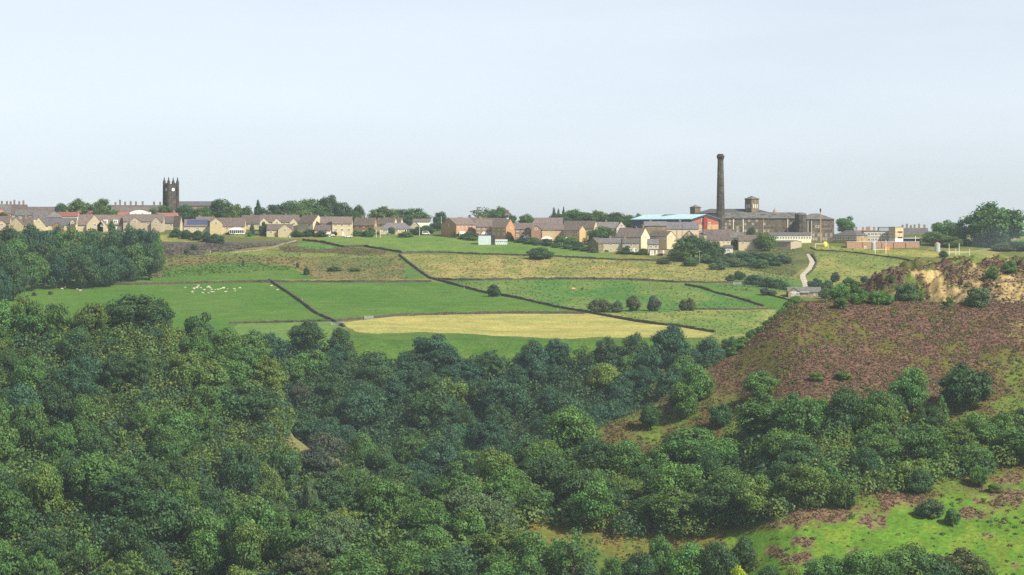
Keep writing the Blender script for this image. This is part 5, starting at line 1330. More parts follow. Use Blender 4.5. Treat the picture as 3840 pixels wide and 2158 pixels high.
# ---------------------------------------------------------------- the mill
def wall_windows(parent, u0, u1, uo, s, vs_, step, zb, w=1.0, h=1.7, y=0.0, mesh=None, skip=.12):
    rng = random.Random(int(u0))
    k = 0
    for v in vs_:
        uu = u0
        while uu <= u1:
            if rng.random() > skip:
                o = window(parent, (uu - uo) / s, y, (VH - v) / s - zb, w, h); k += 1
                g_ = rng.choice((.16, .22, .3, .3, .95)); o.color = (g_, g_ * .93, g_ * .82, 1)
            uu += step
    return k
def mill():
    Y = 1690; s = FPX / Y
    # main range
    uo = 2712; zb = float(gz((2850 - UC) / s, Y))
    o = empty("mill_building", ((uo - UC) / s, Y, zb)); tag(o, "long sooty stone mill range between the chimney stack and the stair tower", "mill")
    z = lambda v: (VH - v) / s - zb
    m = MB(); L = (2988 - uo) / s
    gable_walls(m, L, 16, z(819), z(799), 'x'); w_ = m.build("wall", M['gritstone'], o); w_.color = (.60, .60, .62, 1)
    r = MB(); gable_roof(r, L, 16, z(819), z(799), 'x', .5, .3); r.build("roof", M['millroof'], o)
    wall_windows(o, uo + 10, 2984, uo, s, (828, 841, 854, 866), 14.5, zb, .95, 1.1)
    for (uu, mt, v0, v1) in ((2787, 'white', 820, 878), (2750, 'render', 818, 862), (2862, 'pink', 822, 880), (2954, 'render', 822, 882)):
        MB().box((uu - uo) / s - .22, (uu - uo) / s + .22, -.25, -.02, z(v1), z(v0)).build("downpipe", M[mt], o)
    MB().box(0, L, -.35, -.03, z(821.5), z(819.5)).build("gutter", M['slate'], o)
    # back range with two towers
    Y2 = 1740; s2 = FPX / Y2; zb2 = float(gz((2750 - UC) / s2, Y2)); u2 = 2612
    o2 = empty("mill_building", ((u2 - UC) / s2, Y2, zb2)); tag(o2, "rear mill range carrying the square belvedere tower and its long hipped roof", "mill")
    q = lambda v: (VH - v) / s2 - zb2
    L2 = (2895 - u2) / s2
    MB().box(0, L2, 0, 16, -2, q(800)).build("wall", M['soot'], o2)
    r = MB(); hip_roof(r, 0, L2, 0, 16, q(800) + .02, q(783.5), .5); r.build("roof", M['slate'], o2).color = (.6, .6, .6, 1)
    # belvedere
    def belv(uc, wpx, vt, vev, vbm, par, label_, rotdeg=38, name="belvedere", slots=True):
        cx = (uc - u2) / s2; S = wpx / s2 / (math.cos(R(rotdeg)) + math.sin(R(rotdeg))); h = S / 2
        b = MB().ring([(h * 1.414, q(vbm) - 3), (h * 1.414, q(vev + 2))], 4, cx, 3.0, rot=R(rotdeg) + math.pi / 4)
        t = b.build(name, M['gritstone'], par); t.color = (.72, .68, .64, 1)
        MB().ring([(h * 1.414 * 1.09, q(vev + 2)), (h * 1.414 * 1.12, q(vev))], 4, cx, 3.0, rot=R(rotdeg) + math.pi / 4).build("cornice", M['soot'], t)
        MB().ring([(h * 1.414 * 1.12, q(vev) + .01), (.5, q(vt + 1)), (.35, q(vt))], 4, cx, 3.0, rot=R(rotdeg) + math.pi / 4).build("cap_roof", M['slate'], t)
        if slots:
            for a in (0, 1):
                th = R(rotdeg) - a * math.pi / 2
                nx, ny = math.sin(th), -math.cos(th)
                tx, ty = math.cos(th), math.sin(th)
                for kx in (-.5, 0, .5):
                    X, Yy = cx + nx * (h + .0) + tx * kx * h, 3.0 + ny * (h + .0) + ty * kx * h
                    MB().box(-.26, .26, -.10, .05, q(782), q(766)).build("louvre", M['render'], t, (X, Yy, 0), th)
        return t
    belv(2821, 52, 735, 746, 800, o2, "")
    belv(2609, 40, 769, 778, 805, o2, "", name="stair_turret", slots=False)
    # spire behind
    Y3 = 1800; s3 = FPX / Y3
    x3 = (2905 - UC) / s3; z3 = float(gz(x3, Y3))
    o3 = empty("spire", (x3, Y3, z3)); tag(o3, "small pale spire with a finial poking over the mill roof", "spire")
    k3 = lambda v: (VH - v) / s3 - z3
    MB().ring([(1.3, -1), (1.3, k3(800))], 6).build("drum", M['gritstone'], o3).color = (1.4, 1.3, 1.2, 1)
    MB().ring([(1.35, k3(800) + .01), (.75, k3(790)), (.12, k3(784)), (.06, k3(777))], 8).build("cone_roof", M['gritstone'], o3).color = (1.5, 1.4, 1.3, 1)
    # stair tower and right range
    Y4 = 1675; s4 = FPX / Y4; u4 = 3024; zb4 = float(gz((3070 - UC) / s4, Y4))
    o4 = empty("mill_building", ((u4 - UC) / s4, Y4, zb4)); tag(o4, "tall right hand mill block with five rows of windows and a hipped roof", "mill")
    g = lambda v: (VH - v) / s4 - zb4
    L4 = (3128 - u4) / s4
    MB().box(0, L4, 0, 15, -3, g(823)).build("wall", M['gritstone'], o4).color = (.70, .69, .69, 1)
    r = MB(); n = len(r.v)
    hip_roof(r, -4, L4, 0, 15, g(823) + .02, g(801), .6); r.build("roof", M['millroof'], o4)
    wall_windows(o4, u4 + 8, 3124, u4, s4, (834, 850, 866, 882, 897), 9.5, zb4, .9, 1.3)
    for (uu, mt) in ((3030, 'render'), (3043, 'render')):
        MB().box((uu - u4) / s4 - .12, (uu - u4) / s4 + .12, -.2, -.02, g(900), g(826)).build("downpipe", M[mt], o4)
    MB().box(0, L4, -.35, -.03, g(826), g(823.5)).build("gutter", M['slate'], o4)
    tw = MB().ring([(3.0, -3), (3.0, g(806))], 10, (3003 - u4) / s4, 0.5).build("stair_tower", M['soot'], o4)
    MB().ring([(3.2, g(806) + .01), (2.9, g(801)), (1.6, g(798)), (.4, g(797.5))], 10, (3003 - u4) / s4, 0.5).build("tower_cap", M['slate'], tw)
    # low link between
    # chimney stack: octagonal, tapering, moulded head
    Y5 = 1672; s5 = FPX / Y5; x5 = (2702 - UC) / s5; z5 = float(gz(x5, Y5))
    o5 = empty("mill_chimney", (x5, Y5, z5)); tag(o5, "tall dark octagonal mill chimney stack with a moulded head", "chimney stack")
    c = lambda v: (VH - v) / s5 - z5
    p = lambda px: px / 2 / s5 / .95
    MB().ring([(p(33), -2), (p(31.5), c(855)), (p(30), c(780)), (p(26), c(690)), (p(21.5), c(602))], 8, rot=R(12)).build("shaft", M['soot'], o5)
    MB().ring([(p(21.7), c(602) + .01), (p(23), c(598)), (p(28), c(592)), (p(30), c(586)), (p(25), c(583)), (p(21), c(581)), (p(21.5), c(578))], 8, rot=R(12)).build("head", M['soot'], o5).color = (.6, .6, .62, 1)
    # thin flue pipe
    x6 = (3074 - UC) / s4; z6 = float(gz(x6, Y4 - 4))
    o6 = empty("flue_pipe", (x6, Y4 - 4, z6)); tag(o6, "thin rusty steel flue standing in front of the right mill block", "flue")
    MB().tube((0, 0, -1), (0, 0, g(795) + zb4 - z6), .42, .30, 8).build("pipe", M['pink'], o6)
    MB().tube((0, 0, g(795) + zb4 - z6), (0, 0, g(783) + zb4 - z6), .40, .40, 8).build("cap", M['soot'], o6)
mill()

# steel framed shed with blue roof and orange gable
def red_shed():
    Y = 1668; s = FPX / Y; th = R(39)
    xg, zb = (2595 - UC) / s, float(gz((2640 - UC) / s, Y))
    # local frame: origin at the left corner of the gable; gable runs +x', length runs back-left (+y')
    ang = R(24)
    W, L = 100 / s / math.cos(ang), 48.0
    o = empty("mill_warehouse", (xg, Y, zb), 0)
    tag(o, "warehouse with a pale blue sheet roof and a red and orange gable", "warehouse")
    ex, ey = Vector((math.cos(ang), -math.sin(ang) * .0 + math.sin(ang) * .35, 0)), Vector((-math.sin(R(38)), math.cos(R(38)), 0))
    ex = Vector((W * math.cos(ang), W * math.sin(ang) * .3, 0)); ey = ey * L
    z = lambda v: (VH - v) / s - zb
    e, rd = z(822), z(806.5)
    A = lambda a, b, h: tuple(ex * a + ey * b + Vector((0, 0, h)))
    zm = z(843)
    MB().poly([A(0, 0, -2), A(1, 0, -2), A(1, 0, zm), A(0, 0, zm)]).poly([A(1, 0, -2), A(1, 1, -2), A(1, 1, zm), A(1, 0, zm)]).build("lower_wall", M['orangesheet'], o)
    MB().poly([A(0, 0, zm), A(1, 0, zm), A(1, 0, e), A(.5, 0, rd), A(0, 0, e)]).poly([A(1, 0, zm), A(1, 1, zm), A(1, 1, e), A(1, 0, e)]).poly([A(1, 1, -2), A(0, 1, -2), A(0, 1, e), A(.5, 1, rd), A(1, 1, e)]).build("upper_wall", M['redsheet'], o)
    sw = MB().poly([A(0, 1, -2), A(0, 0, -2), A(0, 0, e), A(0, 1, e)]).build("side_wall", M['darkblue'], o)
    rf = MB()
    for (a, b, ha, hb) in ((-.06, .5, e - .35, rd), (.5, 1.06, rd, e - .35)):
        rf.poly([A(a, -.012, ha + .05), A(b, -.012, hb + .05), A(b, 1.01, hb + .05), A(a, 1.01, ha + .05)])
        rf.poly([A(a, -.012, ha + .45), A(b, -.012, hb + .45), A(b, 1.01, hb + .45), A(a, 1.01, ha + .45)])
        rf.poly([A(a, -.012, ha + .05), A(b, -.012, hb + .05), A(b, -.012, hb + .45), A(a, -.012, ha + .45)])
    rf.poly([A(-.06, -.012, e - .3), A(-.06, 1.01, e - .3), A(-.06, 1.01, e + .1), A(-.06, -.012, e + .1)])
    rf.build("roof", M['bluesheet'], o)
    vb_ = MB()
    for (a, b, ha, hb) in ((-.065, .5, e - .35, rd), (.5, 1.065, rd, e - .35)):
        vb_.poly([A(a, -.018, ha - .35), A(b, -.018, hb - .35), A(b, -.018, hb + .3), A(a, -.018, ha + .3)])
    vb_.build("verge_board", M['darkblue'], o)
    p = ex * .47; n_ = Vector((.25, -1, 0)).normalized()
    cb = MB()
    q0, q1 = ex * .43 + n_ * .9, ex * .56 + n_ * .9
    for (a, b) in ((ex * .43, q0), (q0, q1), (q1, ex * .56)):
        cb.poly([(a.x, a.y, -3), (b.x, b.y, -3), (b.x, b.y, rd - 1.0), (a.x, a.y, rd - 1.0)])
    cb.build("lift_shaft", M['darkred'], o)
    for (a, zz) in ((.40, z(825)), (.66, z(840)), (.66, z(866)), (.36, z(858))):
        q = ex * a + n_ * .03
        window(o, q.x, q.y, zz, 1.2, 1.6, math.atan2(ex.y, ex.x))
    for i in range(5):
        q = ey * (.1 + .18 * i) + Vector((-.15, -.1, 0))
        MB().box(q.x - .5, q.x + .1, q.y - .3, q.y + .3, -2, e - .4).build("buttress", M['darkred'], o)
red_shed()

# school: classroom block, tower block, brick range
def school():
    Y = 1672; s = FPX / Y; zb = float(gz((3300 - UC) / s, Y))
    o = empty("school_block", ((3240 - UC) / s, Y, zb)); tag(o, "two storey flat roofed school block with long white window bands", "school")
    z = lambda v: (VH - v) / s - zb
    L = 95 / s
    MB().box(0, L, 0, 12, -2, z(869)).build("wall", M['stone'], o).color = (.8, .8, .85, 1)
    MB().box(-.2, L + .2, -.2, 12.2, z(869) + .01, z(867)).build("roof", M['slate'], o)
    for v in (879, 900):
        for i in range(7):
            window(o, (5 + 13.5 * i) / s, 0, z(v), 1.6, 1.7)
    for v in (878.5,):
        MB().box(30 / s, L, -.09, -.065, z(885.5), z(884)).build("sill_band", M['white'], o)
    Y2 = 1664; s2 = FPX / Y2; zb2 = float(gz((3360 - UC) / s2, Y2))
    o2 = empty("school_tower", ((3357 - UC) / s2, Y2, zb2), R(28)); tag(o2, "square school tower block, shaded on one side and yellow on the other", "tower block")
    z2 = lambda v: (VH - v) / s2 - zb2
    W = 33 / s2 / math.cos(R(28)); D = 20 / s2 / math.sin(R(28))
    MB().box(0, W, 0, D, z2(895), z2(853)).build("wall", M['stone'], o2).color = (.92, .88, .8, 1)
    MB().box(0.02, W - .02, 0.02, D, -2, z2(895)).build("white_base", M['white'], o2)
    MB().box(-.15, W + .15, -.15, D + .15, z2(853) + .01, z2(851.5)).build("roof", M['slate'], o2)
    for v in (871, 892):
        MB().box(W * .3, W * .88, -.06, .02, z2(v + 2.5), z2(v - 2.5)).build("window", M['glass'], o2)
    for k in range(3):
        for v in (868, 880, 892): window(o2, 0, D * (.2 + .3 * k), z2(v), .9, 1.3, -math.pi / 2)
    Y3 = 1730; s3 = FPX / Y3; zb3 = float(gz((3320 - UC) / s3, Y3))
    o3 = empty("school_annexe", ((3297 - UC) / s3, Y3, zb3)); tag(o3, "bluish grey flat topped block behind the school tower", "building")
    z3 = lambda v: (VH - v) / s3 - zb3
    MB().box(0, 62 / s3, 0, 8, -2, z3(854)).build("wall", M['metal'], o3)
    MB().box(-.1, 62 / s3 + .1, -.1, 8.1, z3(854) + .01, z3(852.5)).build("roof", M['soot'], o3)
    Y4 = 1640; s4 = FPX / Y4; zb4 = float(gz((3310 - UC) / s4, Y4))
    o4 = empty("sports_hall", ((3176 - UC) / s4, Y4, zb4)); tag(o4, "long low pink brick wall range in front of the school", "building")
    z4 = lambda v: (VH - v) / s4 - zb4
    MB().box(0, 272 / s4, 0, 7, -3, z4(909)).build("wall", M['pink'], o4)
    MB().box(-.1, 272 / s4 + .1, -.15, 7.1, z4(909) + .01, z4(907)).build("coping", M['render'], o4)
    for a in (58, 130, 175, 220):
        MB().box(a / s4, a / s4 + .5, -.2, 0, -3, z4(910)).build("pier", M['pink'], o4).color = (.8, .8, .8, 1)
    Y5 = 1655; s5 = FPX / Y5; zb5 = float(gz((3420 - UC) / s5, Y5))
    o5 = empty("canopy_shelter", ((3390 - UC) / s5, Y5, zb5)); tag(o5, "dark open shelter with a white roof edge beside the school tower", "shelter")
    z5 = lambda v: (VH - v) / s5 - zb5
    MB().box(0, 65 / s5, 0, 6, z5(895), z5(893)).build("roof", M['white'], o5)
    MB().box(.3, 65 / s5 - .3, .8, 6, -2, z5(895) - .02).build("back_wall", M['darkblue'], o5)
    MB().box(42 / s5, 44 / s5, -.1, .4, -2, z5(886)).build("post", M['white'], o5)
school()

# ---------------------------------------------------------------- drystone walls
def drystone(pts, label, h=1.5, gaps=(), th=.35, mt='wallstone', ymin=1217):
    P3 = []
    n = 0
    for i in range(len(pts) - 1):
        L = max(4, int(abs(pts[i + 1][0] - pts[i][0]) / 5 + abs(pts[i + 1][1] - pts[i][1]) / 3))
        for k in range(L):
            t = k / L; P3.append((pts[i][0] * (1 - t) + pts[i + 1][0] * t, pts[i][1] * (1 - t) + pts[i + 1][1] * t))
    P3.append(pts[-1])
    W = []
    for (u, v) in P3:
        x, Y, z = pick(u, v, ymin); W.append((x, Y))
    # smooth the plan positions
    for _ in range(3):
        W = [W[0]] + [tuple((W[i - 1][j] + W[i][j] * 2 + W[i + 1][j]) / 4 for j in (0, 1)) for i in range(1, len(W) - 1)] + [W[-1]]
    rng = random.Random(int(pts[0][0]))
    vs_, fs_ = [], []
    m = len(W)
    h *= .72
    hp = h
    for i, (x, Y) in enumerate(W):
        a, b = W[max(0, i - 1)], W[min(m - 1, i + 1)]
        dx, dy = b[0] - a[0], b[1] - a[1]; L = math.hypot(dx, dy) or 1
        nx, ny = -dy / L * th, dx / L * th
        zb = float(gz(x, Y)); hp = hp * .6 + .4 * h * rng.uniform(.5, 1.3) * (0.25 if any(g0 <= P3[i][0] <= g1 for g0, g1 in gaps) else 1)
        vs_ += [(x - nx, Y - ny, zb - .5), (x - nx * .6, Y - ny * .6, zb + hp), (x + nx * .6, Y + ny * .6, zb + hp), (x + nx, Y + ny, zb - .5)]
    for i in range(m - 1):
        for k in range(3):
            a = i * 4 + k; fs_.append([a, a + 4, a + 5, a + 1])
    fs_.append([0, 1, 2, 3]); e = (m - 1) * 4; fs_.append([e + 3, e + 2, e + 1, e])
    me = bpy.data.meshes.new("drystone_wall"); me.from_pydata(vs_, [], fs_); me.update()
    tag(link("drystone_wall", me, M[mt]), label, "stone wall", kind="thing")
drystone([(1135, 904), (1210, 912), (1288, 929), (1366, 927), (1443, 939), (1506, 950)], "drystone wall along the lower edge of the top green field", 1.7)
drystone([(1498, 958), (1530, 985), (1570, 1015), (1612, 1045)], "dark drystone wall dropping diagonally beside the straw field", 1.5, th=.6)
drystone([(1508, 951), (1560, 949), (1700, 951), (1800, 956), (1975, 961), (2083, 964), (2188, 970), (2285, 976), (2537, 981)], "long drystone wall between the top green field and the straw field", 1.3)
drystone([(90, 1073), (300, 1071), (600, 1068), (900, 1060), (1200, 1060), (1500, 1060), (1618, 1058)], "long dark wall band above the sheep pasture", 1.5, th=.8)
drystone([(1618, 1048), (1700, 1053), (1800, 1053), (1960, 1049), (2130, 1049), (2343, 1050), (2450, 1056), (2537, 1061), (2680, 1063), (2800, 1062)], "drystone wall with gaps below the straw field", 1.4, gaps=[(1925, 1953), (2044, 2058)], th=.5)
drystone([(1612, 1046), (1676, 1062), (1750, 1082), (1820, 1101), (1878, 1109), (1975, 1128), (2091, 1155), (2207, 1175), (2300, 1192), (2382, 1207), (2470, 1219), (2557, 1228), (2681, 1249)], "long diagonal drystone wall crossing the middle pastures", 1.5, th=.5)
drystone([(1009, 1053), (1050, 1080), (1094, 1109), (1140, 1142), (1180, 1174), (1245, 1204), (1292, 1228)], "diagonal drystone wall between the sheep pasture and the middle field", 1.5, th=.55)
drystone([(1249, 1208), (1366, 1199), (1482, 1187), (1676, 1181), (1900, 1177), (2060, 1177), (2190, 1178)], "drystone wall along the top of the hay field", 1.5, gaps=[(1366, 1400)], th=.5)
drystone([(860, 1215), (960, 1213), (1055, 1211), (1240, 1206)], "short drystone wall at the foot of the sheep pasture", 1.2)
drystone([(2570, 1071), (2630, 1082), (2693, 1103), (2750, 1116), (2800, 1131), (2864, 1151)], "drystone wall between the farm pasture and the hawthorn pasture", 1.5, th=.5)
drystone([(2607, 1162), (2700, 1163), (2800, 1163), (2905, 1159)], "low ruined wall below the hawthorn row", 1.0)
drystone([(3040, 932), (3062, 941), (3170, 946), (3280, 959), (3370, 971), (3452, 989)], "drystone wall below the playing field", 1.0)
drystone([(3046, 957), (3064, 985), (3050, 1012), (3030, 1032)], "dark roadside wall on the outer bend of the lane", 1.3, th=.5)
drystone([(2860, 1103), (2900, 1113), (2950, 1125), (2995, 1133)], "yard wall below the farmhouse", .9)
drystone([(985, 943), (870, 950)][::-1] if False else [(860, 951), (920, 946), (970, 941), (1020, 931), (1050, 921), (1110, 905)], "pale walled track slanting up the grey scrub", .9, mt='gritstone')

def gate(u0, v0, u1, v1, label, ymin=1217):
    x0, Y0, z0 = pick(u0, v0, ymin); x1, Y1, z1 = pick(u1, v1, ymin)
    L = math.hypot(x1 - x0, Y1 - Y0)
    o = empty("field_gate", (x0, Y0, min(z0, z1)), math.atan2(Y1 - Y0, x1 - x0)); tag(o, label, "gate")
    b = MB()
    for i in range(5): b.box(0, L, -.05, .05, .25 + i * .27, .34 + i * .27)
    b.box(0, .1, -.06, .06, .2, 1.45).box(L - .1, L, -.06, .06, .2, 1.45)
    b.build("bars", M['metal'], o)
    for xx in (-.25, L + .1): MB().box(xx, xx + .16, -.1, .1, -.3, 1.6).build("gatepost", M['wood'], o)
gate(1368, 1200, 1398, 1198, "grey metal gate in the wall above the hay field")
gate(2752, 1070, 2778, 1070, "grey gate in the wall by the dark bushes above the farm pasture")
gate(1243, 1222, 1290, 1222, "grey gate in the pasture corner below the diagonal wall")

# ---------------------------------------------------------------- animals
def quad_animal(name, coat, face, L, Hh, head_down, leg, seedv):
    """one continuous body: lofted rings along the spine, legs extruded by tapered tubes joined in the same mesh"""
    b = MB()
    prof = [(-.50, .10, .72), (-.46, .26, .70), (-.30, .36, .68), (0, .37, .66), (.28, .34, .68), (.42, .24, .74), (.52, .13, .80)]
    n = 8; base = len(b.v)
    for (x, r, z) in prof:
        for i in range(n):
            a = 2 * math.pi * i / n
            b.v.append((x * L, r * Hh * .62 * math.sin(a), z * Hh + r * Hh * .78 * math.cos(a)))
    for j in range(len(prof) - 1):
        for i in range(n):
            b.f.append([base + j * n + i, base + j * n + (i + 1) % n, base + (j + 1) * n + (i + 1) % n, base + (j + 1) * n + i])
    b.f.append([base + i for i in range(n)]); b.f.append([base + (len(prof) - 1) * n + i for i in reversed(range(n))])
    hz = .25 if head_down else 1.05
    b.tube((.48 * L, 0, .78 * Hh), (.66 * L, 0, (hz + .08) * Hh), .12 * Hh, .09 * Hh, 6)
    b.tube((.62 * L, 0, (hz + .08) * Hh), (.82 * L, 0, (hz - .06) * Hh), .10 * Hh, .05 * Hh, 6)
    for sx in (-.36, .34):
        for sy in (-.12, .12):
            b.tube((sx * L, sy * Hh, .5 * Hh), ((sx + .02) * L, sy * Hh, .22 * Hh), .085 * Hh, .05 * Hh, 6)
            b.tube(((sx + .02) * L, sy * Hh, .22 * Hh), (sx * L, sy * Hh, 0), .05 * Hh, .04 * Hh, 6)
    b.tube((-.5 * L, 0, .8 * Hh), (-.56 * L, 0, .42 * Hh), .045 * Hh, .02 * Hh, 5)
    me = b.mesh(name); me.materials.append(coat)
    return me
SHEEP = [quad_animal("sheep", M['wool'], None, 1.45, 1.05, True, .5, 1), quad_animal("sheep", M['wool'], None, 1.4, 1.1, False, .5, 2)]
sp_ = [(694, 1079), (728, 1084), (722, 1092), (728, 1081), (740, 1077), (738, 1080), (753, 1080), (744, 1071), (766, 1087), (782, 1075), (778, 1078), (788, 1079), (792, 1086), (781, 1099), (760, 1099), (795, 1096), (800, 1096), (806, 1088), (817, 1086), (827, 1084), (836, 1081), (840, 1080), (852, 1084), (846, 1095), (878, 1084), (880, 1093), (900, 1080), (721, 1096), (232, 1083), (241, 1079), (289, 1085), (301, 1090), (1018, 1072), (1040, 1088)]
SPL = ["alone at the left of the flock", "just left of the close pair", "below the close pair's left one", "left one of the close pair", "upper one of the close pair", "lower right one of the close pair", "right of the close pair", "topmost against the dark wall band", "just below the flock's middle gap", "top of the middle trio",
       "left of the middle trio", "right of the middle trio", "start of the rising line", "large one at the bottom left of the flock", "bottom one hugging the largest", "bottom middle, touching its neighbour", "bottom middle, right of its touching neighbour", "second in the rising line", "third in the rising line", "fourth in the rising line",
       "fifth in the rising line", "last and highest of the rising line", "right below the end of the rising line", "lowest on the right side of the flock", "big one near the flock's right end", "below the big right end one", "alone at the flock's far right", "lowest at the flock's left side",
       "first of the four strays near the wood", "second of the four strays near the wood", "third of the four strays near the wood", "last of the four strays near the wood", "by the top post of the diagonal wall", "resting under the diagonal wall"]
for i, (u, v) in enumerate(sp_):
    x, Y, z = pick(u, v + 4, 1217)
    o = link("sheep", SHEEP[i % 2], None, None, (x, Y, z), random.choice((0.3, 2.9, 0.0, 3.4, -.4, 2.4)), (.7, .7, .7))
    tag(o, f"cream sheep grazing, {SPL[i]}", "sheep", "sheep in the pasture")
hm = quad_animal("horse", M['tancoat'], None, 2.0, 1.45, True, 1, 3)
x, Y, z = pick(2150, 1092, 1217); tag(link("horse", hm, None, None, (x, Y, z), 0.5, (1, 1, 1)), "tan and white horse grazing in the middle pasture", "horse")
hm2 = quad_animal("horse", M['darkcoat'], None, 2.0, 1.5, False, 1, 4)
x, Y, z = pick(2184, 1091, 1217); tag(link("horse", hm2, None, None, (x, Y, z), 1.2, (1, 1, 1)), "dark brown horse standing beside the tan one", "horse")

# ---------------------------------------------------------------- posts, poles, goals and yard things
def pole(u, vb, vt, label, r=.14, name="pole", cat="pole", arm=False, ymin=1217, mt='wood', Y=None):
    if Y is None: x, Y, z = pick(u, vb, ymin)
    else: x = (u - UC) / FPX * Y; z = float(gz(x, Y))
    h = (VH - vt) / FPX * Y - z
    o = empty(name, (x, Y, z)); tag(o, label, cat)
    MB().tube((0, 0, -.3), (0, 0, h), r, r * .75, 7).build("shaft", M[mt], o)
    if arm: MB().box(-.9, .9, -.06, .06, h - .5, h - .36).build("crossarm", M[mt], o)
    return o
pole(2623, 995, 940, "pale telegraph pole before the scrub under the big village tree", .13, arm=True, name="telegraph_pole")
pole(1573, 873, 834, "white pole among dark shrubs behind the top field", .12, mt='white', Y=1700, arm=True, name="telegraph_pole")
pole(1655, 860, 813, "thin white pole beside the shaded brick gable", .10, mt='white', Y=1700, name="lamp_post")
pole(788, 955, 938, "small white topped post in the grey scrub", .10, mt='white', name="marker_post")
pole(1087, 905, 885, "pale blue signpost where the track meets the houses", .3, mt='shed', Y=1690, name="signpost")
pole(2388, 905, 878, "pale chimney-like pole beside the tall gable house", .12, mt='white', Y=1640, name="lamp_post")
pole(2422, 880, 846, "dark pole in front of the tall gable", .16, mt='soot', Y=1650, name="telegraph_pole")
pole(2558, 880, 842, "brown pole between the gables left of the orange shed", .14, mt='bark', Y=1650, name="telegraph_pole")
pole(2667, 890, 850, "dark pole in front of the chimney base", .13, mt='bark', Y=1650, name="telegraph_pole")
pole(1411, 885, 862, "left post of the white frame by the bungalow garden", .12, mt='white', Y=1690, name="fence_post")
pole(1426, 882, 860, "right post of the white frame by the bungalow garden", .12, mt='white', Y=1690, name="fence_post")
for i, (u, v) in enumerate([(1011, 1053), (1133, 1127), (1654, 1179), (1787, 1177), (1574, 1053), (1740, 1085), (2091, 1165), (1386, 1050)]):
    pole(u, v + 2, v - 9, f"pale wooden field post, {(['first'] + ORD[1:])[i]} of those along the pasture walls", .16, name="fence_post", cat="post")
for i, u in enumerate((1968, 2040, 2062, 2110, 2160, 2190, 2245)):
    x, Y, z = pick(u, 905 + (u - 1968) * .14, 1217)
    o = empty("fence_post", (x, Y, z)); tag(o, f"pale garden fence post above the top field, {(['first'] + ORD[1:])[i]} from the left", "post", "garden fence posts")
    MB().tube((0, 0, -.3), (0, 0, 1.9), .12, .10, 6).build("shaft", M['wood'], o)

def hgoal(u0, u1, vb, vt, vbar, label, Y):
    z = float(gz(((u0 + u1) / 2 - UC) / FPX * Y, Y)); x0, x1 = (u0 - UC) / FPX * Y, (u1 - UC) / FPX * Y
    o = empty("goalposts", (x0, Y, z)); tag(o, label, "goalposts")
    ht = (VH - vt) / FPX * Y - z; hb = (VH - vbar) / FPX * Y - z
    MB().tube((0, 0, -.3), (0, 0, ht), .14, .12, 6).build("post", M['white'], o)
    MB().tube((x1 - x0, 1, -.3), (x1 - x0, 1, ht), .14, .12, 6).build("post", M['white'], o)
    if hb < ht + .1: MB().tube((0, 0, hb), (x1 - x0, 1, hb), .12, .12, 6).build("crossbar", M['white'], o)
hgoal(3282, 3323, 953, 900, 936, "tall white rugby posts standing before the pink brick wall", pick(3300, 955, 1400)[1])
hgoal(3559, 3598, 957, 913, 946, "tall white rugby posts left of the smoke", pick(3578, 958, 1400)[1])
hgoal(3584, 3637, 958, 934, 946, "low white football goal overlapping the second rugby posts", pick(3600, 960, 1400)[1])
hgoal(3057, 3106, 928, 915, 915.5, "white football goal beside the yellow tank", pick(3080, 930, 1400)[1])
hgoal(3241, 3248, 933, 925, 925.5, "tiny white hurdle frame left of the silver silo", pick(3244, 935, 1400)[1])

def solid(name, prof, u, vb, label, cat, mt, n=14, Y=None, parts=()):
    if Y is None: x, Y, z = pick(u, vb, 1217)
    else: x = (u - UC) / FPX * Y; z = float(gz(x, Y))
    o = empty(name, (x, Y, z)); tag(o, label, cat)
    for (nm, pr, m_) in [("body", prof, mt), *parts]:
        MB().ring(pr, n).build(nm, M[m_], o)
    return o
Yy = 1650
zz = lambda v, u, Y: (VH - v) / FPX * Y - float(gz((u - UC) / FPX * Y, Y))
h_ = zz(907, 3094, Yy); solid("storage_tank", [(1.1, -.3), (1.15, h_ * .35), (1.1, h_ * .75), (.7, h_ * .95), (.1, h_)], 3094, 0, "bright yellow rounded tank at the edge of the playing field", "tank", 'yellow', Y=Yy)
h_ = zz(907, 3275, 1630); solid("silo", [(1.05, -.3), (1.05, h_ * .8)], 3275, 0, "silver silo in front of the pink brick wall", "silo", 'metal', Y=1630, parts=[("cap", [(1.1, h_ * .8 + .01), (.9, h_ * .93), (.2, h_)], 'metal')])
h_ = zz(909, 3515, 1625); solid("silo", [(1.45, -.3), (1.45, h_ * .78)], 3515, 0, "grey silo with a reddish cap beside the barns", "silo", 'metal', Y=1625, parts=[("cap", [(1.5, h_ * .78 + .01), (1.0, h_ * .92), (.2, h_)], 'pink')])
x = (3328 - UC) / FPX * 1630; z = float(gz(x, 1630)); o = empty("container", (x, 1630, z)); tag(o, "orange box container on the playing field behind the rugby posts", "container")
hh_ = max(1.3, (VH - 927) / FPX * 1630 - z)
MB().box(-1.2, 1.2, 0, 2, 0, hh_).build("body", M['orange'], o); MB().box(-1.25, 1.25, -.05, 2.05, hh_ + .01, hh_ + .12).build("lid", M['orange'], o)

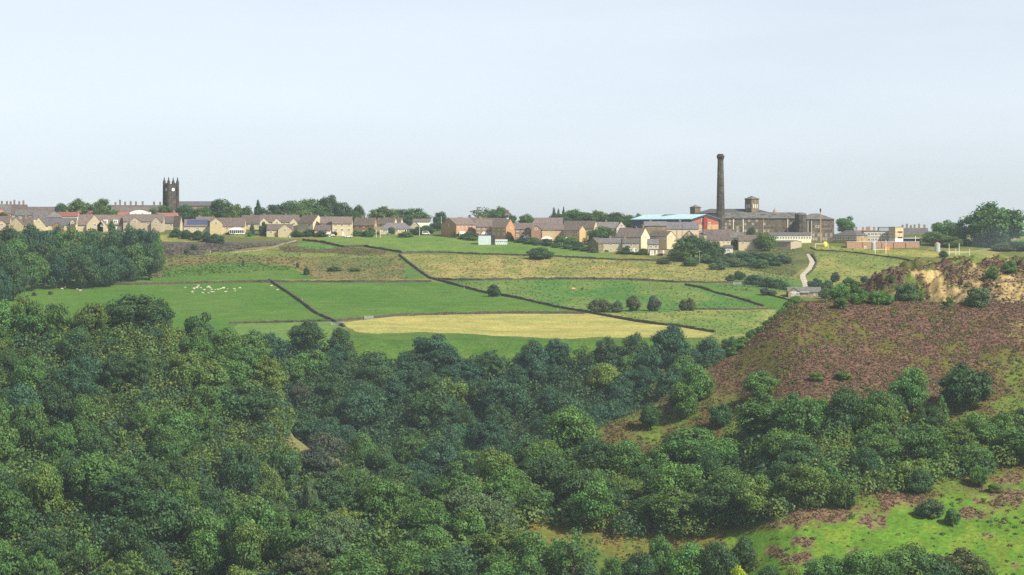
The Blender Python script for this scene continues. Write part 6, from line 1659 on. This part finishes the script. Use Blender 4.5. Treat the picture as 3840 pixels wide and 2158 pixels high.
def vehicle(u, vb, label, col, name="parked_van", cat="van", Y=None, L=4.2, Hh=1.7, rz=0.0):
    if Y is None: x, Y, z = pick(u, vb, 1217)
    else: x = (u - UC) / FPX * Y; z = float(gz(x, Y))
    o = empty(name, (x, Y, z + .1), rz); tag(o, label, cat)
    b = MB(); h = L / 2
    side = [(-h, .35), (h, .35), (h, .85), (h * .78, 1.0), (h * .45, Hh), (-h * .92, Hh), (-h, 1.0)]
    n = len(b.v)
    for y in (0, 1.75):
        for (xx, z_) in side: b.v.append((xx, y, z_))
    k = len(side)
    for i in range(k): b.f.append([n + i, n + (i + 1) % k, n + k + (i + 1) % k, n + k + i])
    b.f.append([n + i for i in range(k)][::-1]); b.f.append([n + k + i for i in range(k)])
    b.build("body", M[col], o)
    MB().poly([(-h * .8, -.01, 1.05), (h * .62, -.01, 1.05), (h * .4, -.01, Hh - .15), (-h * .8, -.01, Hh - .15)]).build("side_window", M['glass'], o)
    for xx in (-h * .62, h * .62):
        for y in (-.02, 1.6):
            m = MB(); m.tube((xx, y, .33), (xx, y + .18, .33), .33, .33, 12); m.build("wheel", M['soot'], o)
vehicle(1307, 893, "white car parked on the road at the edge of the top field", 'white', "parked_car", "car", Y=1688, Hh=1.4, L=4.0)
vehicle(1243, 888, "second white car parked further up the road", 'white', "parked_car", "car", Y=1694, Hh=1.35, L=3.6)
vehicle(2486, 928, "white car between the sheds and the big village tree", 'white', "parked_car", "car", Y=1612, Hh=1.5)
vehicle(2455, 930, "dark car beside the white shed row", 'darkblue', "parked_car", "car", Y=1612, Hh=1.4)
vehicle(1598, 873, "white van half hidden by dark shrubs at the road end", 'white', Y=1704, Hh=2.0)
vehicle(3183, 917, "small white van at the edge of the playing field", 'white', Y=1655, Hh=1.6, L=3)

# water trough in the pasture corner and loose quarry stones
x, Y, z = pick(128, 1056, 1217)
o = empty("trough", (x, Y, z)); tag(o, "long pale metal trough beside the left wood", "trough")
MB().box(-1.9, 1.9, 0, .8, .1, .55).build("basin", M['metal'], o); MB().box(-1.5, -1.2, .1, .7, -.2, .1).build("leg", M['metal'], o); MB().box(1.2, 1.5, .1, .7, -.2, .1).build("leg", M['metal'], o)
def rocks():
    r = np.random.default_rng(9)
    VV, FF, off = [], [], 0
    ico = [(0, 0, 1), (.89, 0, .45), (.28, .85, .45), (-.72, .53, .45), (-.72, -.53, .45), (.28, -.85, .45), (.72, .53, -.45), (-.28, .85, -.45), (-.89, 0, -.45), (-.28, -.85, -.45), (.72, -.53, -.45), (0, 0, -1)]
    tri = [(0, 1, 2), (0, 2, 3), (0, 3, 4), (0, 4, 5), (0, 5, 1), (1, 6, 2), (2, 7, 3), (3, 8, 4), (4, 9, 5), (5, 10, 1), (2, 6, 7), (3, 7, 8), (4, 8, 9), (5, 9, 10), (1, 10, 6), (11, 7, 6), (11, 8, 7), (11, 9, 8), (11, 10, 9), (11, 6, 10)]
    ico = np.array(ico)
    for i in range(900):
        u = r.uniform(3380, 3900); Y = r.uniform(955, 1012)
        if r.random() < .5: u = r.normal(3790, 60)
        x = (u - UC) / FPX * Y; z = float(gz(x, Y)); s = r.uniform(.12, .55) * (1.6 if r.random() < .1 else 1)
        V = ico * (1 + r.normal(0, .15, (12, 1))) * s * np.array([1.2, 1, .6]); V = V + np.array([x, Y, z])
        VV.append(V); FF.append(np.array(tri) + off); off += 12
    me = npmesh("rubble", np.concatenate(VV), np.concatenate(FF)); me.materials.append(M['rock'])
    tag(link("rubble", me), "loose stones and rubble on the quarry face", "rubble", kind="stuff")
rocks()

# ---------------------------------------------------------------- air
def haze(name, x0, x1, y0, y1, z0, z1, dens, colr, aniso=.2):
    m = bpy.data.materials.new(name); m.use_nodes = True; t = m.node_tree; t.nodes.clear()
    ou = t.nodes.new("ShaderNodeOutputMaterial"); v = t.nodes.new("ShaderNodeVolumePrincipled")
    v.inputs["Color"].default_value = (*colr, 1); v.inputs["Density"].default_value = dens; v.inputs["Anisotropy"].default_value = aniso
    t.links.new(v.outputs[0], ou.inputs["Volume"])
    b = MB().box(x0, x1, y0, y1, z0, z1)
    return tag(b.build(name, m), kind="stuff")
hz = haze("haze", -2800, 2800, -140, 3100, float(ZG.min()) - 1.5, 52, 0.00007, (.74, .85, 1.0))

def smoke():
    Y = 1600; x, _, z = P(3755, 905, Y)
    m = bpy.data.materials.new("smoke"); m.use_nodes = True; t = m.node_tree; t.nodes.clear()
    ou = t.nodes.new("ShaderNodeOutputMaterial"); v = t.nodes.new("ShaderNodeVolumePrincipled")
    v.inputs["Color"].default_value = (.62, .78, 1, 1); v.inputs["Density"].default_value = 0.0018
    t.links.new(v.outputs[0], ou.inputs["Volume"])
    b = MB().ring([(1, -6), (9, -5), (13, -2), (14, 1), (11, 5), (6, 9), (1, 11)], 14)
    o = b.build("smoke", m, None, (x, Y, z)); o.scale = (1.3, 1.2, .8); tag(o, "thin blue smoke drifting below the giant tree", "smoke", kind="stuff")
smoke()
